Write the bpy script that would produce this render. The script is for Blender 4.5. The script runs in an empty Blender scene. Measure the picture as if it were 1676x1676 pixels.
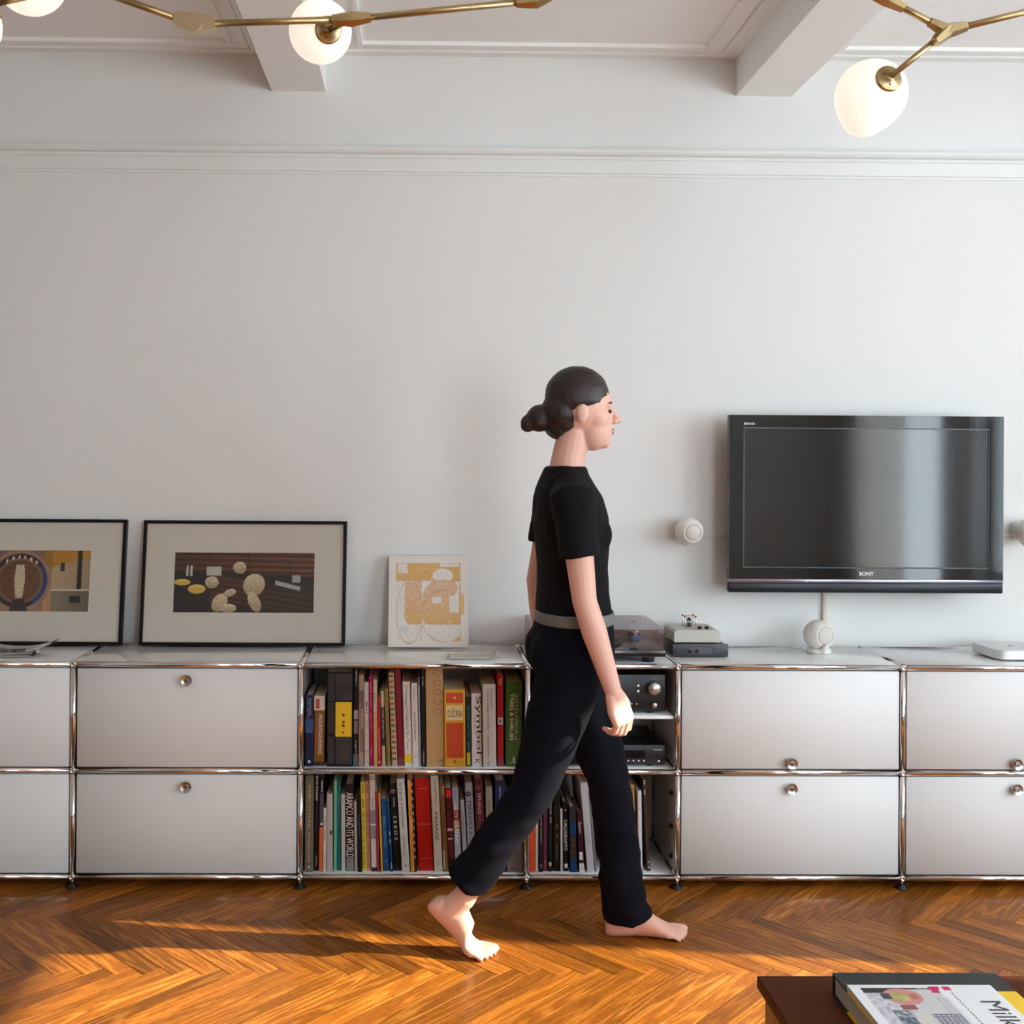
import bpy, bmesh, math, random
from mathutils import Vector, Matrix, Euler, noise as mnoise
random.seed(7)
SC = bpy.context.scene
COL = SC.collection
PI = math.pi

# ------------------------------------------------------------------ camera
cam_d = bpy.data.cameras.new('camera')
cam = bpy.data.objects.new('camera', cam_d)
COL.objects.link(cam)
CAMP = Vector((1.1336, -3.5680, 1.4306))
YAW, PIT, ROL, FPX, CX, CY = -0.01167, 0.00166, 0.0065, 1762.3, 706.0, 743.0
_f = Vector((-math.sin(YAW) * math.cos(PIT), math.cos(YAW) * math.cos(PIT), math.sin(PIT)))
_r = Vector((math.cos(YAW), math.sin(YAW), 0))
_u = _r.cross(_f)
_r2 = _r * math.cos(ROL) + _u * math.sin(ROL)
_u2 = -_r * math.sin(ROL) + _u * math.cos(ROL)
M = Matrix((_r2, _u2, -_f)).transposed().to_4x4()
M.translation = CAMP
cam.matrix_world = M
cam_d.sensor_width = 36
cam_d.lens = 36 * FPX / 1676
cam_d.shift_x = (838 - CX) / 1676
cam_d.shift_y = (CY - 838) / 1676
cam_d.clip_start = .05
SC.camera = cam

# ------------------------------------------------------------------ light
SC.view_settings.view_transform = 'Standard'
SC.view_settings.look = 'None'
SC.view_settings.gamma = 1
SC.view_settings.use_curve_mapping = False
SC.view_settings.exposure = -0.04
SC.cycles.use_denoising = True
SC.cycles.use_light_tree = False
SC.cycles.use_adaptive_sampling = True
SC.cycles.adaptive_threshold = 0.025
SC.cycles.max_bounces = 9
SC.cycles.diffuse_bounces = 5
SC.cycles.glossy_bounces = 4
SC.cycles.transmission_bounces = 6
SC.cycles.transparent_max_bounces = 12
SC.cycles.sample_clamp_indirect = 6
SC.cycles.caustics_reflective = False
SC.cycles.caustics_refractive = False

world = bpy.data.worlds.new('sky')
SC.world = world
world.use_nodes = True
bg = world.node_tree.nodes['Background']
bg.inputs['Color'].default_value = (0.81, 0.91, 1.01, 1)
bg.inputs['Strength'].default_value = 13.0

SUN_EL = math.radians(25.6)
sun_dir = Vector((-1, 0.118, -math.tan(SUN_EL))).normalized()
sd = bpy.data.lights.new('sun', 'SUN')
sd.energy = 16.5
sd.angle = math.radians(0.6)
sd.color = (1.0, 0.90, 0.72)
sun = bpy.data.objects.new('sun', sd)
COL.objects.link(sun)
sun.rotation_euler = sun_dir.to_track_quat('-Z', 'Y').to_euler()

# room extents (metres)
XL, XR, YB, YF, ZC = -3.0, 5.0, 0.375, -6.0, 2.895
WT = 0.25
# windows in the right wall: (y0, y1, z0, z1)
WIN_R = [(-1.84, -0.775, 1.12, 2.48), (-5.18, -3.88, 0.3, 2.65), (-3.42, -2.15, 0.6, 2.5)]
# plus an unseen one added behind the viewer for frontal fill light: (x0, x1, z0, z1)
WIN_FILL = [(2.65, 3.87, 0.3, 2.65)]

def portal(name, loc, rot, sx, sy):
    l = bpy.data.lights.new(name, 'AREA')
    l.shape = 'RECTANGLE'
    l.size = sx
    l.size_y = sy
    l.cycles.is_portal = True
    o = bpy.data.objects.new(name, l)
    COL.objects.link(o)
    o.location = loc
    o.rotation_euler = rot
for (a, b, c, d) in WIN_R:
    portal('sky_portal', (XR + WT - .02, (a + b) / 2, (c + d) / 2), (0, math.radians(90), 0), d - c, b - a)

for (a, b, c, d) in WIN_FILL:
    portal('sky_portal', ((a + b) / 2, YF - WT + .02, (c + d) / 2), (math.radians(90), 0, 0), b - a, d - c)

# ------------------------------------------------------------------ helpers
def lin(c):
    return tuple((v / 12.92 if v <= .04045 else ((v + .055) / 1.055) ** 2.4) for v in (x / 255 for x in c))

MATS = {}
def mat(name, rgb=(200, 200, 200), rough=.5, metal=0., spec=None, coat=0., bump=None, emit=None, var=None, sheen=0., sss=0.):
    """principled material; bump=(scale,strength[,stretch]); var=(scale,amount): slight procedural colour variation"""
    if name in MATS:
        return MATS[name]
    m = bpy.data.materials.new(name)
    m.use_nodes = True
    nt = m.node_tree
    b = nt.nodes['Principled BSDF']
    c = lin(rgb) + (1,)
    b.inputs['Base Color'].default_value = c
    b.inputs['Roughness'].default_value = rough
    b.inputs['Metallic'].default_value = metal
    if spec is not None:
        b.inputs['Specular IOR Level'].default_value = spec
    if coat:
        b.inputs['Coat Weight'].default_value = coat
        b.inputs['Coat Roughness'].default_value = .05
    if sss:
        b.inputs['Subsurface Weight'].default_value = sss
        b.inputs['Subsurface Radius'].default_value = (.02, .008, .004)
        b.inputs['Subsurface Scale'].default_value = .3
    if sheen:
        b.inputs['Sheen Weight'].default_value = sheen
    if emit:
        b.inputs['Emission Color'].default_value = lin(emit[0]) + (1,)
        b.inputs['Emission Strength'].default_value = emit[1]
    tc = None
    if bump or var:
        tc = nt.nodes.new('ShaderNodeTexCoord')
    if bump:
        n = nt.nodes.new('ShaderNodeTexNoise')
        n.inputs['Scale'].default_value = bump[0]
        n.inputs['Detail'].default_value = 4
        if len(bump) > 2:
            mp = nt.nodes.new('ShaderNodeMapping')
            mp.inputs['Scale'].default_value = bump[2]
            nt.links.new(tc.outputs['Object'], mp.inputs['Vector'])
            nt.links.new(mp.outputs[0], n.inputs['Vector'])
        else:
            nt.links.new(tc.outputs['Object'], n.inputs['Vector'])
        bp = nt.nodes.new('ShaderNodeBump')
        bp.inputs['Strength'].default_value = bump[1]
        bp.inputs['Distance'].default_value = .01
        nt.links.new(n.outputs[0], bp.inputs['Height'])
        nt.links.new(bp.outputs[0], b.inputs['Normal'])
    if var:
        n = nt.nodes.new('ShaderNodeTexNoise')
        n.inputs['Scale'].default_value = var[0]
        n.inputs['Detail'].default_value = 5
        nt.links.new(tc.outputs['Object'], n.inputs['Vector'])
        hs = nt.nodes.new('ShaderNodeHueSaturation')
        hs.inputs['Color'].default_value = c
        mr = nt.nodes.new('ShaderNodeMapRange')
        mr.inputs[3].default_value = 1 - var[1]
        mr.inputs[4].default_value = 1 + var[1]
        nt.links.new(n.outputs[0], mr.inputs[0])
        nt.links.new(mr.outputs[0], hs.inputs['Value'])
        nt.links.new(hs.outputs[0], b.inputs['Base Color'])
    MATS[name] = m
    return m

def glass_mat(name, tint=(255, 255, 255), refl=1.0, rough=.02, alpha_tint=1.0):
    """thin clear pane: transparent with a fresnel reflection on top"""
    if name in MATS:
        return MATS[name]
    m = bpy.data.materials.new(name)
    m.use_nodes = True
    nt = m.node_tree
    nt.nodes.remove(nt.nodes['Principled BSDF'])
    out = nt.nodes['Material Output']
    tr = nt.nodes.new('ShaderNodeBsdfTransparent')
    tr.inputs[0].default_value = lin(tint) + (1,)
    gl = nt.nodes.new('ShaderNodeBsdfGlossy')
    gl.inputs['Roughness'].default_value = rough
    fr = nt.nodes.new('ShaderNodeFresnel')
    fr.inputs['IOR'].default_value = 1.5
    mu = nt.nodes.new('ShaderNodeMath')
    mu.operation = 'MULTIPLY'
    mu.inputs[1].default_value = refl
    mx = nt.nodes.new('ShaderNodeMixShader')
    ge = nt.nodes.new('ShaderNodeNewGeometry')
    inv = nt.nodes.new('ShaderNodeMath')          # only the outer face of a pane reflects
    inv.operation = 'SUBTRACT'
    inv.inputs[0].default_value = 1.0
    nt.links.new(ge.outputs['Backfacing'], inv.inputs[1])
    m2 = nt.nodes.new('ShaderNodeMath')
    m2.operation = 'MULTIPLY'
    nt.links.new(fr.outputs[0], m2.inputs[0])
    nt.links.new(inv.outputs[0], m2.inputs[1])
    nt.links.new(m2.outputs[0], mu.inputs[0])
    nt.links.new(mu.outputs[0], mx.inputs[0])
    nt.links.new(tr.outputs[0], mx.inputs[1])
    nt.links.new(gl.outputs[0], mx.inputs[2])
    nt.links.new(mx.outputs[0], out.inputs['Surface'])
    MATS[name] = m
    return m

class MB:
    """mesh builder: collects vertices and faces for ONE object"""
    def __init__(s):
        s.v = []
        s.f = []
        s.smooth = []
    def add(s, vs, fs, smooth=False):
        o = len(s.v)
        s.v += [tuple(p) for p in vs]
        s.f += [tuple(i + o for i in f) for f in fs]
        s.smooth += [smooth] * len(fs)
        return s
    def box(s, x0, x1, y0, y1, z0, z1):
        vs = [(x, y, z) for x in (x0, x1) for y in (y0, y1) for z in (z0, z1)]
        return s.add(vs, [(0, 1, 3, 2), (4, 6, 7, 5), (0, 4, 5, 1), (2, 3, 7, 6), (0, 2, 6, 4), (1, 5, 7, 3)])
    def bbox(s, x0, x1, y0, y1, z0, z1, b=.003, seg=2):
        """bevelled box"""
        bm = bmesh.new()
        bmesh.ops.create_cube(bm, size=1)
        for v in bm.verts:
            v.co = Vector(((x0 + x1) / 2 + v.co.x * (x1 - x0), (y0 + y1) / 2 + v.co.y * (y1 - y0), (z0 + z1) / 2 + v.co.z * (z1 - z0)))
        bmesh.ops.bevel(bm, geom=bm.edges[:], offset=b, segments=seg, affect='EDGES', profile=.5)
        bm.verts.ensure_lookup_table()
        for i, v in enumerate(bm.verts):
            v.index = i
        s.add([v.co[:] for v in bm.verts], [[v.index for v in f.verts] for f in bm.faces], True)
        bm.free()
        return s
    def tube(s, p0, p1, r0, r1=None, n=16, caps=True):
        r1 = r0 if r1 is None else r1
        return s.sweep([p0, p1], [r0, r1], n, 'flat' if caps else None)
    def sweep(s, pts, rad, n=14, cap='round', smooth=True):
        """tube through points with a radius each; cap: 'round' | 'flat' | None"""
        P = [Vector(p) for p in pts]
        R = list(rad)
        if cap == 'round':
            d0 = (P[0] - P[1]).normalized()
            d1 = (P[-1] - P[-2]).normalized()
            pre = [(P[0] + d0 * R[0] * math.sin(a), R[0] * math.cos(a)) for a in (1.5, 1.1, .6)]
            post = [(P[-1] + d1 * R[-1] * math.sin(a), R[-1] * math.cos(a)) for a in (.6, 1.1, 1.5)]
            P = [q[0] for q in pre] + P + [q[0] for q in post]
            R = [q[1] for q in pre] + R + [q[1] for q in post]
        T = []
        for i in range(len(P)):
            a = P[max(i - 1, 0)]
            b = P[min(i + 1, len(P) - 1)]
            T.append((b - a).normalized())
        up = Vector((0, 0, 1)) if abs(T[0].z) < .9 else Vector((0, 1, 0))
        nrm = (up - T[0] * up.dot(T[0])).normalized()
        vs = []
        for i, (p, t, r) in enumerate(zip(P, T, R)):
            nrm = (nrm - t * nrm.dot(t)).normalized()
            bi = t.cross(nrm)
            for k in range(n):
                a = 2 * PI * k / n
                vs.append(p + (nrm * math.cos(a) + bi * math.sin(a)) * r)
        fs = []
        m = len(P)
        for i in range(m - 1):
            for k in range(n):
                k2 = (k + 1) % n
                fs.append((i * n + k, i * n + k2, (i + 1) * n + k2, (i + 1) * n + k))
        s.add(vs, fs, smooth)
        if cap:
            s.f.append(tuple(len(s.v) - m * n + k for k in range(n - 1, -1, -1)))
            s.f.append(tuple(len(s.v) - n + k for k in range(n)))
            s.smooth += [False, False]
        return s
    def lathe(s, prof, n=24, axis='Z', at=(0, 0, 0), smooth=True):
        """profile [(r, h)] turned round an axis"""
        vs, fs = [], []
        m = len(prof)
        for (r, h) in prof:
            r = max(r, 1e-5)
            for k in range(n):
                a = 2 * PI * k / n
                c, d = r * math.cos(a), r * math.sin(a)
                p = (c, d, h) if axis == 'Z' else ((c, h, -d) if axis == 'Y' else (h, c, d))
                vs.append((p[0] + at[0], p[1] + at[1], p[2] + at[2]))
        for i in range(m - 1):
            for k in range(n):
                k2 = (k + 1) % n
                fs.append((i * n + k, i * n + k2, (i + 1) * n + k2, (i + 1) * n + k))
        fs.append(tuple(range(n - 1, -1, -1)))
        fs.append(tuple((m - 1) * n + k for k in range(n)))
        return s.add(vs, fs, smooth)
    def ell(s, c, r, nu=20, nv=12, rot=None):
        vs, fs = [], []
        for j in range(1, nv):
            th = PI * j / nv
            for i in range(nu):
                a = 2 * PI * i / nu
                p = Vector((r[0] * math.sin(th) * math.cos(a), r[1] * math.sin(th) * math.sin(a), r[2] * math.cos(th)))
                if rot is not None:
                    p = rot @ p
                vs.append(Vector(c) + p)
        for j in range(nv - 2):
            for i in range(nu):
                i2 = (i + 1) % nu
                fs.append((j * nu + i, (j + 1) * nu + i, (j + 1) * nu + i2, j * nu + i2))
        t = len(vs)
        top = Vector((0, 0, r[2])); bot = Vector((0, 0, -r[2]))
        if rot is not None:
            top = rot @ top; bot = rot @ bot
        vs += [Vector(c) + top, Vector(c) + bot]
        for i in range(nu):
            i2 = (i + 1) % nu
            fs.append((t, i, i2))
            fs.append((t + 1, (nv - 2) * nu + i2, (nv - 2) * nu + i))
        return s.add(vs, fs, True)
    def rings(s, rg, n=28):
        """stack of horizontal ellipses (z, cx, cy, rx, ry), capped"""
        vs, fs = [], []
        for (z, cx, cy, rx, ry) in rg:
            for k in range(n):
                a = 2 * PI * k / n
                vs.append((cx + rx * math.cos(a), cy + ry * math.sin(a), z))
        m = len(rg)
        for i in range(m - 1):
            for k in range(n):
                k2 = (k + 1) % n
                fs.append((i * n + k, i * n + k2, (i + 1) * n + k2, (i + 1) * n + k))
        fs.append(tuple(range(n - 1, -1, -1)))
        fs.append(tuple((m - 1) * n + k for k in range(n)))
        return s.add(vs, fs, True)
    def prism(s, poly, y0, y1):
        """(x, z) outline pushed from y0 to y1"""
        n = len(poly)
        vs = [(x, y0, z) for x, z in poly] + [(x, y1, z) for x, z in poly]
        fs = [tuple(range(n)), tuple(range(2 * n - 1, n - 1, -1))]
        fs += [(i, i + n, (i + 1) % n + n, (i + 1) % n) for i in range(n)]
        return s.add(vs, fs)
    def xf(s, mtx):
        s.v = [tuple(mtx @ Vector(p)) for p in s.v]
        return s
    def mesh(s, name):
        me = bpy.data.meshes.new(name)
        me.from_pydata(s.v, [], s.f)
        me.polygons.foreach_set('use_smooth', s.smooth)
        bm = bmesh.new()
        bm.from_mesh(me)
        bmesh.ops.recalc_face_normals(bm, faces=bm.faces)
        bm.to_mesh(me)
        bm.free()
        return me

def link(name, me, m=None, parent=None):
    o = bpy.data.objects.new(name, me)
    if m is not None:
        me.materials.append(m)
    COL.objects.link(o)
    if parent is not None:
        o.parent = parent
    return o
def obj(name, mb, m=None, parent=None):
    return link(name, mb.mesh(name), m, parent)
def tag(o, label=None, cat=None, group=None, kind=None):
    if label: o['label'] = label
    if cat: o['category'] = cat
    if group: o['group'] = group
    if kind: o['kind'] = kind
    return o
def thing(name, label, cat, loc=(0, 0, 0), rz=0, group=None):
    o = bpy.data.objects.new(name, None)
    o.empty_display_size = .05
    COL.objects.link(o)
    o.location = loc
    o.rotation_euler = (0, 0, rz)
    return tag(o, label, cat, group)
def struct(name, mb, m, label, cat):
    return tag(obj(name, mb, m), label, cat, kind='structure')
def baked(mb, name, voxel, smooth=6, disp=None):
    """one continuous skin over overlapping volumes: voxel remesh + smoothing, evaluated to a plain mesh"""
    me = mb.mesh(name)
    o = bpy.data.objects.new('tmp', me)
    COL.objects.link(o)
    r = o.modifiers.new('r', 'REMESH')
    r.mode = 'VOXEL'
    r.voxel_size = voxel
    sm = o.modifiers.new('s', 'SMOOTH')
    sm.factor = .5
    sm.iterations = smooth
    dg = bpy.context.evaluated_depsgraph_get()
    out = bpy.data.meshes.new_from_object(o.evaluated_get(dg))
    out.name = name
    bpy.data.objects.remove(o)
    bpy.data.meshes.remove(me)
    if disp:
        nn = [v.normal.copy() for v in out.vertices]
        for v, n in zip(out.vertices, nn):
            v.co += n * disp(v.co)
    out.polygons.foreach_set('use_smooth', [True] * len(out.polygons))
    return out

_TXT = {}
def text_mesh(body, bold=False):
    """flat lettering, unit box: returns verts in 0..1 x 0..1 and its width/height ratio"""
    if body in _TXT:
        return _TXT[body]
    cu = bpy.data.curves.new('lettering', 'FONT')
    cu.body = body
    cu.resolution_u = 3
    cu.offset = .012 if bold else 0
    o = bpy.data.objects.new('tmp', cu)
    COL.objects.link(o)
    dg = bpy.context.evaluated_depsgraph_get()
    me = bpy.data.meshes.new_from_object(o.evaluated_get(dg))
    bpy.data.objects.remove(o)
    vs = [v.co.copy() for v in me.vertices]
    fs = [tuple(p.vertices) for p in me.polygons]
    bpy.data.meshes.remove(me)
    x0 = min(v.x for v in vs); x1 = max(v.x for v in vs)
    y0 = min(v.y for v in vs); y1 = max(v.y for v in vs)
    vs = [((v.x - x0) / (x1 - x0), (v.y - y0) / (y1 - y0)) for v in vs]
    _TXT[body] = (vs, fs, (x1 - x0) / (y1 - y0))
    return _TXT[body]
def lettering(name, body, o, ex, ey, m, parent, bold=False):
    """lettering laid in the parallelogram o + s*ex + t*ey"""
    vs, fs, _ = text_mesh(body, bold)
    o, ex, ey = Vector(o), Vector(ex), Vector(ey)
    me = bpy.data.meshes.new(name)
    me.from_pydata([tuple(o + ex * a + ey * b) for a, b in vs], [], fs)
    return link(name, me, m, parent)

def colour_grid(name, w, h, nx, ny, fn, parent=None, rough=.5, place=None):
    """a flat print: a w x h sheet in x/z facing -y, colour per vertex from fn(s, t) (s right, t up, sRGB 0..255)"""
    vs, cs = [], []
    for j in range(ny + 1):
        for i in range(nx + 1):
            s, t = i / nx, j / ny
            vs.append((s * w, 0, t * h))
            cs.append(lin(fn(s, t)) + (1,))
    fs = [(j * (nx + 1) + i, j * (nx + 1) + i + 1, (j + 1) * (nx + 1) + i + 1, (j + 1) * (nx + 1) + i) for j in range(ny) for i in range(nx)]
    me = bpy.data.meshes.new(name)
    me.from_pydata(vs, [], fs)
    at = me.color_attributes.new('ink', 'FLOAT_COLOR', 'POINT')
    at.data.foreach_set('color', [c for q in cs for c in q])
    key = 'print_ink_%g' % rough
    if key not in MATS:
        m = mat(key, rough=rough)
        a = m.node_tree.nodes.new('ShaderNodeAttribute')
        a.attribute_name = 'ink'
        m.node_tree.links.new(a.outputs['Color'], m.node_tree.nodes['Principled BSDF'].inputs['Base Color'])
    return link(name, me, MATS[key], parent)

# ------------------------------------------------------------------ materials
WALL = mat('wall_paint', (225, 225, 222), .7, bump=(9, .06), var=(3, .012))
CEIL = mat('ceiling_paint', (243, 243, 240), .75, bump=(12, .05))
TRIM = mat('trim_paint', (226, 229, 226), .45)
CHROME = mat('chrome', (225, 222, 220), .09, 1.0)
WHITE = mat('white_enamel', (228, 227, 226), .06)
DOORM = mat('white_door_enamel', (225, 226, 225), .5, spec=.3)
KNOB = mat('brushed_steel', (190, 188, 186), .24, 1.0)
BLACKP = mat('black_plastic', (16, 16, 17), .4)
BRASS = mat('satin_brass', (181, 161, 118), .36, 1.0, bump=(200, .05))
BRASSL = mat('pale_brass', (214, 200, 165), .42, 1.0)
PAPER = mat('book_paper', (214, 205, 188), .8, bump=(500, .25, (1, 1, .05)))
GLASS = glass_mat('pane_glass', (250, 252, 252))

def wood_floor():
    m = bpy.data.materials.new('oak_parquet')
    m.use_nodes = True
    nt = m.node_tree
    N, L = nt.nodes, nt.links
    b = N['Principled BSDF']
    uv = N.new('ShaderNodeUVMap')
    at = N.new('ShaderNodeAttribute'); at.attribute_name = 'tone'
    def noise(sx, sy, detail=3, rough=.5):
        mp = N.new('ShaderNodeMapping'); mp.inputs['Scale'].default_value = (sx, sy, 1)
        n = N.new('ShaderNodeTexNoise'); n.inputs['Scale'].default_value = 1
        n.inputs['Detail'].default_value = detail; n.inputs['Roughness'].default_value = rough
        L.new(uv.outputs[0], mp.inputs[0]); L.new(mp.outputs[0], n.inputs['Vector'])
        return n.outputs[0]
    def math_(op, a, b_=None, c=None):
        n = N.new('ShaderNodeMath'); n.operation = op
        for i, v in enumerate((a, b_, c)):
            if v is None: continue
            if isinstance(v, (int, float)): n.inputs[i].default_value = v
            else: L.new(v, n.inputs[i])
        return n.outputs[0]
    big = noise(1.1, 13, 2)
    rings = math_('SINE', math_('MULTIPLY', big, 70))
    rings = math_('MULTIPLY_ADD', rings, .5, .5)
    fib = noise(14, 420, 3, .6)
    pore = noise(40, 900, 2, .5)
    # figure strength differs from plank to plank
    g = math_('ADD', math_('MULTIPLY', math_('POWER', rings, 2.2), math_('MULTIPLY', noise(.02, .02, 0), .55)), math_('MULTIPLY', fib, .62))
    g = math_('SUBTRACT', g, math_('MULTIPLY', math_('GREATER_THAN', pore, .58), .24))
    ramp = N.new('ShaderNodeValToRGB')
    cr = ramp.color_ramp
    cr.elements[0].position = .10; cr.elements[0].color = lin((100, 52, 14)) + (1,)
    cr.elements[1].position = .95; cr.elements[1].color = lin((204, 148, 72)) + (1,)
    e = cr.elements.new(.5); e.color = lin((164, 98, 32)) + (1,)
    L.new(g, ramp.inputs[0])
    hs = N.new('ShaderNodeHueSaturation')
    L.new(ramp.outputs[0], hs.inputs['Color'])
    mr = N.new('ShaderNodeMapRange'); mr.inputs[3].default_value = .58; mr.inputs[4].default_value = 1.42
    L.new(at.outputs['Fac'], mr.inputs[0]); L.new(mr.outputs[0], hs.inputs['Value'])
    L.new(hs.outputs[0], b.inputs['Base Color'])
    b.inputs['Roughness'].default_value = .38
    b.inputs['Specular IOR Level'].default_value = .12
    b.inputs['Coat Weight'].default_value = .2
    b.inputs['Coat Roughness'].default_value = .1
    bp = N.new('ShaderNodeBump'); bp.inputs['Strength'].default_value = .12; bp.inputs['Distance'].default_value = .002
    L.new(g, bp.inputs['Height']); L.new(bp.outputs[0], b.inputs['Normal'])
    return m
OAK = wood_floor()

# ------------------------------------------------------------------ room shell
floor = struct('floor', MB().box(XL - WT, XR + WT, YF - WT, YB + WT, -.2, -.012), mat('subfloor', (40, 24, 14), .9),
               'glossy oak herringbone parquet floor in the foreground', 'floor')
PL, PW = .474, .0575
def plank_mesh(me_name, mtx_list):
    vs, fs, uvs, tones = [], [], [], []
    for (mtx, tone, ou, ov) in mtx_list:
        o = len(vs)
        g = .0004
        hl, hw, c = PL / 2 - g, PW / 2 - g, .0011
        top = [(-hl + c, -hw + c), (hl - c, -hw + c), (hl - c, hw - c), (-hl + c, hw - c)]
        out = [(-hl, -hw), (hl, -hw), (hl, hw), (-hl, hw)]
        pts = [(x, y, 0) for x, y in top] + [(x, y, -.0009) for x, y in out] + [(x, y, -.012) for x, y in out]
        vs += [tuple(mtx @ Vector(p)) for p in pts]
        q = [(0, 1, 2, 3)] + [(4 + i, 4 + (i + 1) % 4, (i + 1) % 4, i) for i in range(4)] + [(8 + i, 8 + (i + 1) % 4, 4 + (i + 1) % 4, 4 + i) for i in range(4)]
        for f in q:
            fs.append(tuple(i + o for i in f))
            for i in f:
                uvs += [pts[i][0] + ou, pts[i][1] + ov]
        tones += [tone] * 12
    me = bpy.data.meshes.new(me_name)
    me.from_pydata(vs, [], fs)
    ul = me.uv_layers.new(name='UVMap')
    ul.data.foreach_set('uv', uvs)
    at = me.attributes.new('tone', 'FLOAT', 'POINT')
    at.data.foreach_set('value', tones)
    me.materials.append(OAK)
    return me
rs = random.Random(3)
rest = []
n_pl = 0
rot45 = Matrix.Rotation(-PI / 4, 4, 'Z')
YO = -.4115 - (PW / 2 - PL / 2) / math.sqrt(2)
for a in range(-14, 16):
    for k in range(-140, 140):
        for kind in (0, 1):
            if kind == 0:
                cu, cv, ang = PL / 2 + k * PW, k * PW + PW / 2, 0
            else:
                cu, cv, ang = PL + k * PW + PW / 2, (k + 1) * PW - PL / 2, PI / 2
            c = rot45 @ Vector((cu + a * PL, cv - a * PL, 0))
            x, y = c.x + .62, c.y + YO
            if not (XL - .1 < x < XR + .1 and YF - .1 < y < YB + .05):
                continue
            tone = min(1, max(0, rs.gauss(.46, .25)))
            mtx = Matrix.Translation((x, y, rs.uniform(-.0003, 0))) @ Matrix.Rotation(-PI / 4 + ang, 4, 'Z')
            ou, ov = rs.uniform(0, 50), rs.uniform(0, 50)
            if -1.0 < x < 3.75 and -1.3 < y < .12 and n_pl < 298:
                me = plank_mesh('plank', [(Matrix(), tone, ou, ov)])
                p = link('plank', me, None, floor)
                p.matrix_local = mtx
                n_pl += 1
            else:
                rest.append((mtx, tone, ou, ov))
tag(link('parquet', plank_mesh('parquet', rest), None, floor), kind='stuff')

def wall_with_holes(name, axis, pos, thick, a0, a1, z0, z1, holes, label):
    """wall slab in pieces round the window openings, one mesh"""
    mb = MB()
    def slab(b0, b1, c0, c1):
        if b1 - b0 < 1e-4 or c1 - c0 < 1e-4: return
        lo, hi = min(pos, pos + thick), max(pos, pos + thick)
        if axis == 'X': mb.box(lo, hi, b0, b1, c0, c1)
        else: mb.box(b0, b1, lo, hi, c0, c1)
    cur = a0
    for (h0, h1, c0, c1) in sorted(holes):
        slab(cur, h0, z0, z1)
        slab(h0, h1, z0, c0)
        slab(h0, h1, c1, z1)
        cur = h1
    slab(cur, a1, z0, z1)
    return struct(name, mb, WALL, label, 'wall')
wall_with_holes('wall_back', 'Y', YB, WT, XL - WT, XR + WT, -.2, ZC + .2, [], 'white painted plaster wall behind the sideboard')
wall_with_holes('wall_left', 'X', XL, -WT, YF - WT, YB, -.2, ZC + .2, [], 'white side wall beyond the left picture edge')
wall_with_holes('wall_right', 'X', XR, WT, YF - WT, YB, -.2, ZC + .2, WIN_R, 'white side wall with windows beyond the right picture edge')
wall_with_holes('wall_front', 'Y', YF, -WT, XL, XR, -.2, ZC + .2, WIN_FILL, 'white wall behind the viewer with an added fill-light window')
ceil = struct('ceiling', MB().box(XL, XR, YF, YB, ZC, ZC + .15), CEIL, 'white plaster ceiling divided into bays by beams', 'ceiling')
BEAMS = [(.588, .785), (2.29, 2.495)]
ZBM = 2.76
names = ['white boxed ceiling beam above the framed photographs, near the round lamp globe',
         'white boxed ceiling beam above the television, near the egg-shaped lamp globe']
for i, (a, b) in enumerate(BEAMS):
    struct('trim_%d' % (i + 1), MB().box(a, b, YF, YB, ZBM, ZC), CEIL, names[i], 'beam')
# picture rail
def rail_profile():
    return [(YB, 2.458), (YB - .006, 2.458), (YB - .008, 2.466), (YB - .014, 2.468), (YB - .016, 2.480), (YB - .022, 2.500), (YB - .026, 2.512),
            (YB - .03, 2.514), (YB - .03, 2.524), (YB - .044, 2.528), (YB - .05, 2.536), (YB - .05, 2.546), (YB, 2.549)]
mb = MB()
pr = rail_profile()
n = len(pr)
mb.add([(XL, y, z) for y, z in pr] + [(XR, y, z) for y, z in pr], [(i, i + n, (i + 1) % n + n, (i + 1) % n) for i in range(n)] + [tuple(range(n)), tuple(range(2 * n - 1, n - 1, -1))])
struct('trim_3', mb, TRIM, 'moulded white picture rail running along the wall', 'picture rail')
# applied mouldings on the ceiling bays: two raised beads round each bay
def bay(name, x0, x1, label):
    mb = MB()
    for (ins, w, d) in ((.055, .012, .010), (.125, .016, .014), (.075, .05, .005)):
        a0, a1, b0, b1 = x0 + ins, x1 - ins, YF + .1 + ins, YB - ins
        mb.box(a0, a1, b1 - w, b1, ZC - d, ZC)
        mb.box(a0, a1, b0, b0 + w, ZC - d, ZC)
        mb.box(a0, a0 + w, b0 + w, b1 - w, ZC - d, ZC)
        mb.box(a1 - w, a1, b0 + w, b1 - w, ZC - d, ZC)
    struct(name, mb, CEIL, label, 'moulding')
bay('trim_4', XL, BEAMS[0][0], 'shaded ceiling moulding left of the first beam')
bay('trim_5', BEAMS[0][1], BEAMS[1][0], 'ceiling moulding between the two beams')
bay('trim_6', BEAMS[1][1], XR, 'ceiling moulding right of the second beam')
struct('baseboard_back', MB().box(XL, XR, YB - .018, YB, 0, .12), TRIM, 'white baseboard behind the sideboard legs', 'baseboard')

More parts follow.
